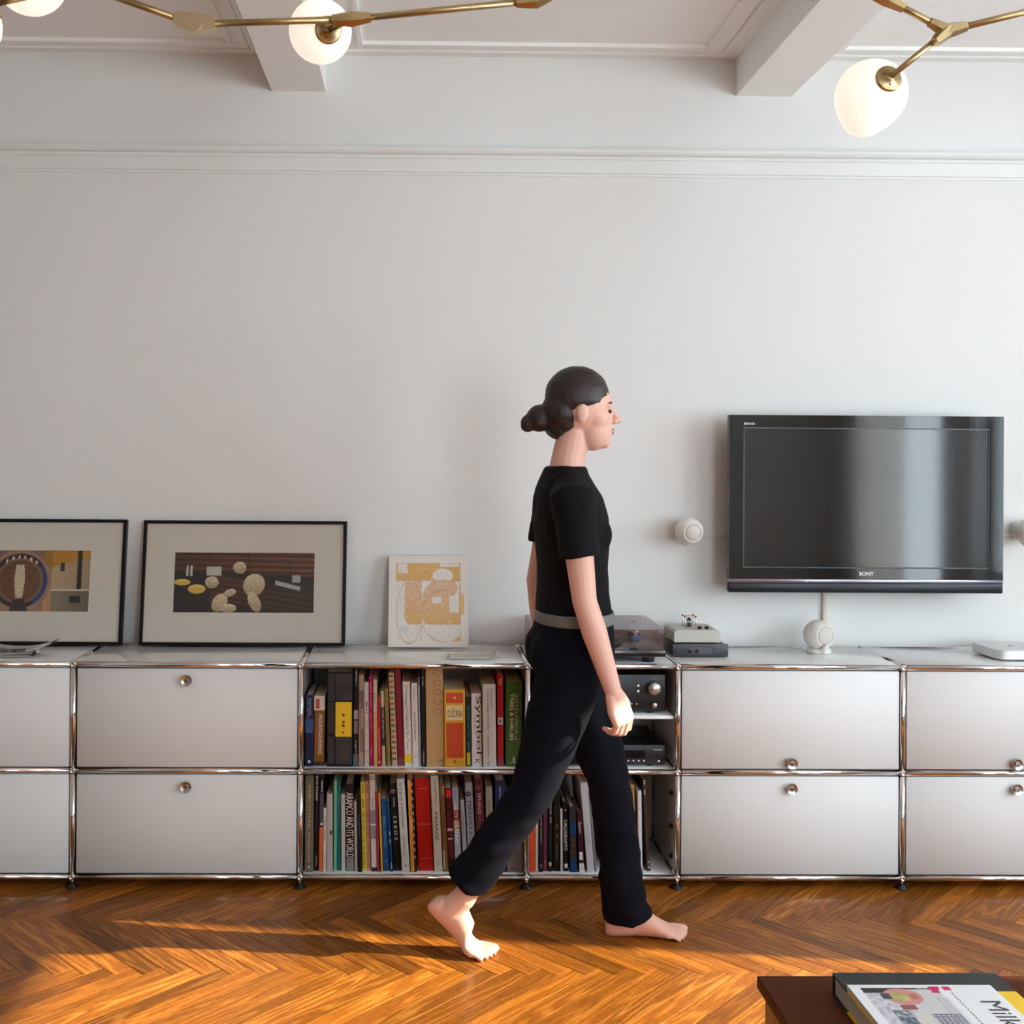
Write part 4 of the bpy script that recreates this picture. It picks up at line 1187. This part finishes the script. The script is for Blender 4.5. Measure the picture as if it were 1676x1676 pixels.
# leaflet on the sideboard
lf = thing('leaflet', 'crumpled grey printed leaflet lying below the canvas', 'leaflet', (1.317, .105, ZTOP + .0005), math.radians(3))
def leaf_sheet(z_off, thick):
    vs, fs = [], []
    nx, ny = 18, 8
    for top in (1, 0):
        for j in range(ny + 1):
            for i in range(nx + 1):
                s, t = i / nx, j / ny
                z = .0015 + .006 * (s - .5) ** 2 + (.012 * max(0, s - .86) / .14 if True else 0) + .002 * math.sin(s * 9 + t * 3) ** 2
                vs.append(((s - .5) * .175 + .01 * t, (t - .5) * .085 - .012 * (s - .5), z + z_off + (thick if top else 0)))
    N = (nx + 1) * (ny + 1)
    for j in range(ny):
        for i in range(nx):
            a = j * (nx + 1) + i
            fs.append((a, a + 1, a + nx + 2, a + nx + 1))
            fs.append((N + a + nx + 1, N + a + nx + 2, N + a + 1, N + a))
    edge = [i for i in range(nx)] + [nx + j * (nx + 1) for j in range(ny)] + [N - 1 - i for i in range(nx)] + [ny * (nx + 1) - j * (nx + 1) for j in range(ny)]
    for q in range(len(edge)):
        a, b = edge[q], edge[(q + 1) % len(edge)]
        fs.append((a, N + a, N + b, b))
    return MB().add(vs, fs, True)
obj('sheet', leaf_sheet(0, .0015), mat('leaflet_paper', (214, 212, 204), .6, var=(40, .16)), lf)
obj('inner_page', leaf_sheet(.0016, .0008).xf(Matrix.Scale(.97, 4)), mat('leaflet_print', (196, 196, 184), .6, var=(60, .3)), lf)

# clear glass dish by the left picture edge
gd = thing('glass_dish', 'curved clear glass dish at the far left of the sideboard', 'dish', (-.235, .115, ZTOP + .0005))
dm = MB()
vs, fs = [], []
nx = 24
for (dz) in (0, .006):
    for i in range(nx + 1):
        s = i / nx * 2 - 1
        z = .016 + .028 * abs(s) ** 2.2 + dz
        for y in (-.055, .055):
            vs.append((s * .13, y * (1 - .15 * abs(s)), z))
M2 = (nx + 1) * 2
for i in range(nx):
    a = i * 2
    fs += [(a, a + 1, a + 3, a + 2), (M2 + a + 2, M2 + a + 3, M2 + a + 1, M2 + a), (a, a + 2, M2 + a + 2, M2 + a), (a + 3, a + 1, M2 + a + 1, M2 + a + 3)]
fs += [(0, M2, M2 + 1, 1), (nx * 2 + 1, M2 + nx * 2 + 1, M2 + nx * 2, nx * 2)]
dm.add(vs, fs, True)
cg2 = bpy.data.materials.new('clear_crystal')
cg2.use_nodes = True
b_ = cg2.node_tree.nodes['Principled BSDF']
b_.inputs['Transmission Weight'].default_value = 1
b_.inputs['Roughness'].default_value = .03
b_.inputs['IOR'].default_value = 1.45
b_.inputs['Base Color'].default_value = (.95, .96, .95, 1)
obj('bowl', dm, cg2, gd)
obj('foot_block', MB().bbox(-.07, .07, -.035, .035, 0, .018, .003, 2), cg2, gd)

# ------------------------------------------------------------------ coffee table with book and magazine
ct = thing('coffee_table', 'dark brown wooden coffee table in the near right corner', 'table', (2.46, -1.86, 0))
WAL = mat('walnut', (84, 42, 22), .55, spec=.06, bump=(6, .05, (1, 14, 14)), var=(7, .25))
obj('table_top', MB().bbox(-.647, .647, -.43, .43, .375, .40, .003, 2), WAL, ct)
OKL = mat('table_oak', (150, 104, 52), .4, var=(10, .25))
obj('side_panel', MB().bbox(-.635, -.615, -.41, .415, 0, .375, .002, 1), OKL, ct)
obj('side_panel', MB().bbox(.615, .635, -.41, .415, 0, .375, .002, 1), OKL, ct)
obj('shelf', MB().bbox(-.615, .615, -.40, .40, .10, .12, .002, 1), WAL, ct)
bk = thing('hardcover_book', 'thick hardback with black spine and yellow boards on the coffee table', 'book', (2.0925, -1.503, .4004))
BLKC = mat('black_cloth', (24, 27, 28), .45, bump=(400, .1))
YELC = mat('yellow_board', (240, 196, 20), .4)
hw_, dd, hh = .1575, .27, .0415
obj('spine', MB().bbox(-hw_, hw_, -.008, 0, 0, hh, .003, 2).box(-hw_, hw_, -.074, -.006, hh - .003, hh).box(-hw_, hw_, -.074, -.006, 0, .003), BLKC, bk)
obj('top_board', MB().box(-hw_, hw_, -dd, -.0745, hh - .003, hh), YELC, bk)
obj('bottom_board', MB().box(-hw_, hw_, -dd, -.0745, 0, .003), YELC, bk)
obj('pages', MB().box(-hw_ + .004, hw_ - .004, -dd + .004, -.008, .003, hh - .003), mat('page_block', (190, 178, 160), .8, bump=(700, .4, (.05, .05, 1))), bk)
mg = thing('magazine', 'white magazine with a collage cover lying on the yellow book', 'magazine', (2.0705, -1.572, .4004 + hh + .0004))
mw, ml, mt = .268, .35, .009
obj('pages', MB().box(-mw / 2, mw / 2 - .001, -ml, 0, 0, mt - .0006), mat('magazine_pages', (200, 192, 180), .7, bump=(900, .3, (.05, .05, 1))), mg)
def cover_print(s, t):
    """s right, t away from the reader's foot: 1 at the far edge"""
    f = 1 - t           # 0 at far edge
    c = (236, 238, 240)
    n = nz(s * 30, f * 30); n2 = nz(s * 9, f * 9, 5)
    if .07 < s < .60 and f > .035:
        c = (206, 204, 204)
        if s < .22 + .4 * f and f < .5: c = mixc((214, 212, 218), (170, 170, 182), max(0, n + .3))
        if .06 < s < .36 and f < .085 and f > .02: c = (50, 46, 50)
        if .24 < s < .56 and .02 < f < .05: c = (40, 38, 42)
        if .46 < s < .54 and .02 < f < .06 and int(s * 180) % 2: c = (190, 186, 180)
        e = ((s - .32) / .13) ** 2 + ((f - .125) / .085) ** 2
        if e < 1: c = (206, 140, 138)
        if ((s - .29) / .07) ** 2 + ((f - .13) / .045) ** 2 < 1: c = mixc((196, 190, 120), (120, 130, 60), max(0, n2 + .3))
        if .36 < s < .42 and .1 < f < .15: c = (176, 110, 84)
        if .17 < s < .24 and .09 < f < .15: c = (60, 70, 84)
        if .24 < s < .35 and .21 < f < .26: c = (150, 84, 80)
        if .16 < s < .28 and .26 < f < .42: c = mixc((70, 80, 94), (196, 200, 206), max(0, n + .4))
        if .40 < s < .60 and .30 < f < .48 and (int(s * 60) % 2 or int(f * 90) % 2): c = (120, 120, 140)
        if .30 < s < .38 and .30 < f < .48: c = (214, 208, 198)
    if (.545 < s < .625 and .02 < f < .085) and not (.6 < s and f > .05): c = (206, 24, 104)
    if .64 < s < .70 and .02 < f < .06: c = (206, 24, 104)
    if .67 < s < .685 and f > .075 and int(f * 150) % 4: c = (110, 108, 112)
    for q in range(5):
        if abs(s - .615 + .018 * q - .03 * 0) < .003 and .13 < f < .48 and int(f * 260) % 5: c = (170, 168, 172)
    return c
# a flat print is drawn upright, then laid on the pages: far edge = top of the sheet
cp = colour_grid('cover', mw, ml, 200, 250, cover_print, mg, .3)
cp.rotation_euler = (-PI / 2, 0, 0)
cp.location = (-mw / 2, -ml, mt)
lettering('title', 'Milk', (.0835, -.060, mt + .0004), (0, -.088, 0), (.036, 0, 0), mat('title_ink', (52, 50, 58), .5), mg)

# ------------------------------------------------------------------ chandelier
ch = thing('branching_chandelier', 'brass branching chandelier with milky glass globes hanging from the ceiling', 'chandelier', (1.75, -1.1, ZC))
CH0 = Vector((1.75, -1.1, ZC))
def L_(p): return Vector(p) - CH0
def globe_mat():
    m = bpy.data.materials.new('milk_glass_lit')
    m.use_nodes = True
    b = m.node_tree.nodes['Principled BSDF']
    b.inputs['Base Color'].default_value = lin((240, 226, 214)) + (1,)
    b.inputs['Roughness'].default_value = .22
    b.inputs['Emission Color'].default_value = lin((255, 232, 214)) + (1,)
    b.inputs['Emission Strength'].default_value = .82
    return m
GLOBE = globe_mat()
def rod(a, b, r=.0078):
    obj('arm', MB().tube(L_(a), L_(b), r, n=16), BRASS, ch)
def joint(p, dirs, m=BRASS):
    mb = MB()
    p = L_(p)
    mb.ell(p, (.016, .016, .016), 14, 8)
    for d in dirs:
        d = (L_(d) - p).normalized()
        mb.sweep([p - d * .004, p + d * .018, p + d * .045], [.0185, .016, .0118], 6, 'flat', False)
    obj('joint', mb, m, ch)
def globe(c, r, toward, tip=None, cap_r=.031):
    """milk glass globe: cap on the side of `toward`, optional drawn-out tip"""
    c0 = L_(c)
    ax = (Vector(toward) - Vector(c)).normalized()
    rot = Vector((0, 0, 1)).rotation_difference(ax).to_matrix()
    g = MB()
    g.ell((0, 0, 0), (r, r, r), 40, 24)
    if tip is not None:
        tv_ = (rot.inverted() @ Vector(tip)).normalized()
        nv = []
        for p in g.v:
            q = Vector(p)
            d = q.normalized().dot(tv_)
            k = max(0, d)
            q = q * (1 + .20 * k ** 6) if d > 0 else q
            nv.append(tuple(q))
        g.v = nv
    g.xf(Matrix.Translation(c0) @ rot.to_4x4())
    o = obj('globe', g, GLOBE, ch)
    cpm = MB().lathe([(cap_r, r * .82), (cap_r * 1.02, r * .90), (cap_r, r * 1.0), (cap_r * .9, r * 1.02), (.009, r * 1.025), (.009, r * 1.08), (.0001, r * 1.08)], 32).xf(Matrix.Translation(c0) @ rot.to_4x4())
    obj('cap', cpm, BRASS, ch)
    for a in (.6, 2.7, 4.8):
        q = c0 + rot @ Vector((cap_r * .55 * math.cos(a), cap_r * .55 * math.sin(a), r * 1.024))
        obj('screw', MB().ell(q, (.002, .002, .002), 8, 6), BLACKP, o)
    return Vector(c) + ax * r * 1.05
hub = (1.80, -1.1, 2.64)
obj('ceiling_plate', MB().lathe([(.065, 0), (.065, -.02), (.055, -.028), (.008, -.03)], 32, 'Z', (.05, 0, 0)), BRASS, ch)
rod((1.80, -1.1, ZC - .02), hub, .009)
J1, J2, J3 = (.612, -1.1, 2.414), (.972, -1.1, 2.430), (1.395, -1.1, 2.477)
JL = (.36, -1.12, 2.493)
JR, JH = (2.345, -1.1, 2.418), (2.205, -1.1, 2.490)
joint(hub, [(1.80, -1.1, 2.8), J3, JH])
rod(hub, J3); rod(J3, J2); rod(J2, J1); rod(J1, JL)
rod(hub, JH); rod(JH, JR); rod(JR, (2.66, -1.12, 2.492))
joint(J3, [J2, hub])
joint(J2, [J1, J3])
# flat hinged joint between the two left arms
h1 = L_(J1)
dA = (L_(JL) - h1).normalized(); dB = (L_(J2) - h1).normalized()
ang_ = lambda d: math.atan2(d.z, d.x)
def plate(d, w0, w1, ln, y0, y1, m):
    n_ = Vector((-d.z, 0, d.x))
    pts = [h1 + n_ * w0, h1 + d * ln + n_ * w1, h1 + d * ln - n_ * w1, h1 - n_ * w0]
    obj('joint', MB().prism([(p.x, p.z) for p in pts], h1.y + y0, h1.y + y1), m, ch)
plate(dA, .0225, .0135, .044, -.014, .014, BRASSL)
plate(dB, .0225, .0125, .050, -.012, .012, BRASSL)
obj('hinge_pin', MB().lathe([(.0225, .0135), (.0225, -.0143), (.0035, -.0143), (.0032, -.0158), (.0001, -.0158)], 28, 'Y', (h1.x, h1.y, h1.z), False), BRASSL, ch)
joint(JL, [J1, (.31, -1.12, 2.58), (.20, -1.1, 2.48)])
joint(JH, [hub, JR])
joint(JR, [JH, (2.66, -1.12, 2.492), (2.235, -1.13, 2.32)])
e = globe((.8925, -1.0, 2.440), .0745, (.8925 + .33, -1.87, 2.15))
rod(J2, e, .007)
e = globe((2.212, -1.0, 2.302), .083, (2.212 + .10, -1.96, 2.302 + .15), tip=(-.28, .15, -1))
rod(JR, e, .007)
e = globe((.224, -1.06, 2.535), .085, (.30, -1.15, 2.65))
rod(JL, e, .007)
e = globe((.082, -1.08, 2.416), .082, (.24, -1.12, 2.50), tip=(-.3, 0, -1))
rod(JL, e, .007)
e = globe((2.74, -1.1, 2.45), .078, (2.66, -1.13, 2.50))
rod((2.66, -1.12, 2.492), e, .007)

# ------------------------------------------------------------------ walking person
pe = thing('person', 'barefoot person in a black t-shirt and dark jeans walking past the sideboard', 'person', (1.59, -.42, 0))
P0 = Vector((1.59, -.42, 0))
SKIN = mat('skin', (224, 174, 154), .5, sss=.12, var=(6, .05))
YN, YFAR = -.085, .085            # lateral: near the viewer is the person's right
def add_foot(mb, heel_up, yaw, ball):
    """foot with five toes; ball = world-local position of the ball of the foot on the floor"""
    rear = MB()
    R_ = [(-.172, .026, .022, .020), (-.158, .032, .032, .030), (-.125, .040, .040, .033), (-.085, .046, .044, .033), (-.045, .038, .036, .037), (-.012, .026, .025, .044), (.012, .019, .018, .046), (.030, .015, .0145, .043)]
    n = 20
    vs, fs = [], []
    for (x, zc, rz, ry) in R_:
        for k in range(n):
            a = 2 * PI * k / n
            z = zc + rz * math.sin(a)
            vs.append((x, ry * math.cos(a), max(z, .001)))
    for i in range(len(R_) - 1):
        for k in range(n):
            fs.append((i * n + k, i * n + (k + 1) % n, (i + 1) * n + (k + 1) % n, (i + 1) * n + k))
    fs += [tuple(range(n - 1, -1, -1)), tuple((len(R_) - 1) * n + k for k in range(n))]
    rear.add(vs, fs, True)
    rear.sweep([(-.12, 0, .045), (-.118, 0, .11)], [.036, .034], 16)
    # bend at the ball
    def bend(p):
        p = Vector(p)
        if p.x < 0:
            w = min(1, -p.x / .03)
            a = heel_up * w
            c, s_ = math.cos(a), math.sin(a)
            return Vector((p.x * c + (p.z - .01) * s_ * 1.0, p.y, .01 + (p.z - .01) * c - p.x * s_))
        return p
    rear.v = [tuple(bend(p)) for p in rear.v]
    toes = MB()
    side = 1
    for (y, x0, x1, r) in ((.031, .012, .068, .0122), (.0115, .020, .068, .0080), (-.0065, .020, .061, .0076), (-.0235, .014, .052, .0073), (-.039, .006, .040, .0068)):
        toes.sweep([(x0, y * side, .015), ((x0 + x1) / 2, y * side, .016), (x1, y * side, r * .95)], [r, r * .95, r], 12)
    rear.add(toes.v, toes.f, True)
    mtx = Matrix.Translation(ball) @ Matrix.Rotation(yaw, 4, 'Z')
    rear.xf(mtx)
    mb.add(rear.v, rear.f, True)
    return mtx @ bend((-.118, 0, .10))
body = MB()
# feet: the far (left) one planted, the near (right) one pushing off
ank_f = add_foot(body, 0.0, math.radians(-2), (.283, .062, 0))
ank_n = add_foot(body, math.radians(44), math.radians(-14), (-.300, -.055, 0))
hip_f, hip_n = Vector((0, .085, .87)), Vector((0, -.085, .87))
knee_f = Vector((.118, .075, .46))
knee_n = Vector((-.125, -.075, .475))
body.sweep([hip_f, knee_f, ank_f], [.06, .045, .033], 14)
body.sweep([hip_n, knee_n, ank_n], [.06, .045, .033], 14)
body.rings([(.84, 0, 0, .085, .13), (1.0, -.005, 0, .08, .115), (1.1, -.008, 0, .08, .12), (1.25, -.012, 0, .095, .145), (1.335, -.02, 0, .08, .14), (1.375, -.026, 0, .058, .085), (1.40, -.026, 0, .045, .05)])
# neck and head
hx, hz = .022, 1.572
body.sweep([(-.03, 0, 1.34), (-.018, 0, 1.43), (-.002, 0, 1.50)], [.056, .049, .048], 18)
body.ell((hx - .008, 0, hz + .015), (.092, .074, .094), 28, 18)
body.ell((hx + .030, 0, hz - .060), (.056, .052, .064), 24, 14)
body.ell((hx + .062, 0, hz - .098), (.022, .024, .020), 14, 10)      # chin
body.ell((hx + .062, 0, hz + .010), (.022, .050, .018), 18, 10)      # brow
body.sweep([(hx + .080, 0, hz + .004), (hx + .096, 0, hz - .020), (hx + .105, 0, hz - .034)], [.007, .009, .0105], 12)   # nose
body.ell((hx + .094, .008, hz - .038), (.010, .009, .008), 10, 8)
body.ell((hx + .094, -.008, hz - .038), (.010, .009, .008), 10, 8)
body.ell((hx + .036, 0, hz - .026), (.050, .0585, .058), 24, 14)
body.ell((hx + .080, 0, hz - .060), (.013, .022, .0065), 14, 8)
body.ell((hx + .079, 0, hz - .071), (.012, .020, .0065), 14, 8)
for sy in (-1, 1):
    body.ell((hx - .012, sy * .074, hz - .018), (.017, .008, .029), 14, 10)
# arms: near (right) arm swings forward, far arm hangs back
def add_arm(mb, sh, el, wr):
    u1 = sh.lerp(el, .45); f1 = el.lerp(wr, .35)
    mb.sweep([sh, u1, el, f1, wr], [.040, .041, .034, .035, .023], 16)
sh_n, el_n, wr_n = Vector((-.030, -.178, 1.318)), Vector((.0, -.205, 1.035)), Vector((.080, -.215, .785))
sh_f, el_f, wr_f = Vector((-.030, .178, 1.318)), Vector((-.085, .205, 1.045)), Vector((-.055, .20, .80))
add_arm(body, sh_n, el_n, wr_n)
add_arm(body, sh_f, el_f, wr_f)
def add_hand(mb, wr, ax, palm, thumb_sign, curl):
    a = Vector(ax).normalized()
    n_ = Vector(palm); n_ = (n_ - a * n_.dot(a)).normalized()
    l = a.cross(n_) * thumb_sign           # towards the thumb
    offs = (.027, .009, -.009, -.026)
    lens = ((.041, .025, .020), (.045, .028, .021), (.041, .026, .020), (.033, .020, .018))
    for i, (o_, ln) in enumerate(zip(offs, lens)):
        k = wr + a * (.086 - .004 * abs(i - 1)) + l * o_
        mb.sweep([wr + a * .004 + l * o_ * .55, wr + a * .045 + l * o_ * .95 + n_ * .002, k], [.0155, .0145, .0115], 12)
        p = k.copy()
        ang = curl[0] + .05 * i
        pts, rad = [p.copy()], [.0098]
        for j, s_ in enumerate(ln):
            d = a * math.cos(ang) + n_ * math.sin(ang)
            p = p + d * s_
            pts.append(p.copy()); rad.append((.0088, .0080, .0072)[j])
            ang += curl[j + 1] if j < 2 else 0
        mb.sweep(pts, rad, 10)
    b0 = wr + a * .018 + l * .020
    b1 = b0 + (a * .72 + l * .52 + n_ * .35).normalized() * .042
    b2 = b1 + (a * .85 + l * .05 + n_ * .5).normalized() * .030
    b3 = b2 + (a * .8 - l * .15 + n_ * .55).normalized() * .024
    mb.sweep([b0, b1, b2, b3], [.0155, .0125, .0102, .0085], 12)
add_hand(body, wr_n, (.34, .05, -.94), (-.55, .8, -.1), 1, (.55, .85, .65))
add_hand(body, wr_f, (.12, -.04, -.99), (-.45, -.85, 0), -1, (.35, .5, .4))
bme = baked(body, 'body', .0029, 4)
link('body', bme, SKIN, pe)
print('body verts', len(bme.vertices))
# face details
for sy in (-1, 1):
    obj('eye', MB().ell((hx + .0735, sy * .030, hz - .010), (.008, .012, .0065), 14, 10), mat('eye', (40, 26, 20), .15), pe)
    obj('eyebrow', MB().sweep([(hx + .080, sy * .014, hz + .012), (hx + .079, sy * .030, hz + .017), (hx + .070, sy * .046, hz + .013)], [.003, .0032, .002], 8), mat('hair_dark', (38, 26, 22), .5), pe)
obj('lips', MB().ell((hx + .0865, 0, hz - .061), (.0075, .019, .0045), 14, 8).ell((hx + .0855, 0, hz - .0705), (.0075, .017, .005), 14, 8), mat('lips', (186, 104, 96), .4), pe)
# hair drawn back into a bun
hair = MB()
hair.ell((hx - .016, 0, hz + .036), (.094, .0815, .088), 28, 18)
hair.ell((hx - .058, 0, hz - .01), (.062, .070, .074), 24, 14)
hair.ell((hx - .075, 0, hz - .055), (.034, .050, .036), 18, 12)
hair.ell((hx - .125, 0, hz - .03), (.040, .040, .040), 18, 12)
hair.ell((hx - .160, 0, hz - .045), (.022, .026, .026), 14, 10)
hme = baked(hair, 'hair', .004, 6, lambda p: .0022 * mnoise.noise(Vector((p.x * 30, p.y * 120, p.z * 60))))
link('hair', hme, mat('hair_dark', (38, 26, 22), .5, bump=(260, .5, (.25, 1, 1))), pe)
# t-shirt
sh = MB()
sh.rings([(.905, .002, 0, .117, .158), (.96, .0, 0, .112, .150), (1.04, -.004, 0, .104, .142), (1.10, -.006, 0, .102, .142), (1.18, -.008, 0, .108, .152), (1.25, -.013, 0, .110, .165), (1.31, -.02, 0, .100, .168), (1.345, -.025, 0, .085, .150), (1.378, -.028, 0, .068, .112), (1.402, -.027, 0, .060, .074)])
for sy in (-1, 1):
    sh.ell((.050, sy * .060, 1.205), (.050, .058, .058), 18, 12)
for s_, e_ in ((sh_n, el_n), (sh_f, el_f)):
    sh.sweep([s_.lerp(Vector((-.02, 0, 1.33)), .25), s_, s_.lerp(e_, .30), s_.lerp(e_, .58)], [.060, .066, .058, .056], 18, 'flat')
def shirt_fold(p):
    return .0035 * mnoise.noise(Vector((p.x * 14, p.y * 14, p.z * 7))) + .002 * mnoise.noise(Vector((p.x * 40, p.y * 40, p.z * 18)))
sme = baked(sh, 'shirt', .006, 4, shirt_fold)
link('t_shirt', sme, mat('black_jersey', (9, 8, 10), .9, bump=(600, .1), spec=.25), pe)
# jeans
je = MB()
je.rings([(.800, .0, 0, .108, .155), (.86, -.004, 0, .122, .170), (.92, -.003, 0, .119, .165), (.955, .0, 0, .114, .157), (.985, .001, 0, .112, .152)])
for sy in (-1, 1):
    je.ell((-.05, sy * .07, .86), (.085, .085, .095), 20, 14)
hem_f = Vector((.178, .066, .052))
je.sweep([hip_f + Vector((0, -.005, 0)), hip_f.lerp(knee_f, .5), knee_f, knee_f.lerp(hem_f, .4), knee_f.lerp(hem_f, .8), hem_f], [.098, .086, .064, .062, .064, .068], 22, 'flat')
hem_n = ank_n + Vector((.012, 0, .045))
je.sweep([hip_n + Vector((0, .005, 0)), hip_n.lerp(knee_n, .5), knee_n, knee_n.lerp(hem_n, .4), knee_n.lerp(hem_n, .8), hem_n], [.098, .086, .064, .061, .062, .067], 22, 'flat')
def jean_fold(p):
    k = max(0, min(1, (.5 - p.z) / .4))
    return .003 * mnoise.noise(Vector((p.x * 12, p.y * 12, p.z * 20))) + (.002 + .010 * k) * mnoise.noise(Vector((p.x * 14 + 3, p.y * 14, p.z * 26)))
jme = baked(je, 'jeans', .006, 3, jean_fold)
link('jeans', jme, mat('dark_denim', (9, 11, 21), .9, bump=(900, .15), var=(12, .25), spec=.15), pe)
bel = MB().rings([(.950, .0005, 0, .1145, .1565), (.953, .0005, 0, .1165, .159), (.980, .0005, 0, .1155, .157), (.983, .0005, 0, .113, .154)], 40)
obj('belt', bel, mat('belt_grey', (104, 106, 98), .5), pe)
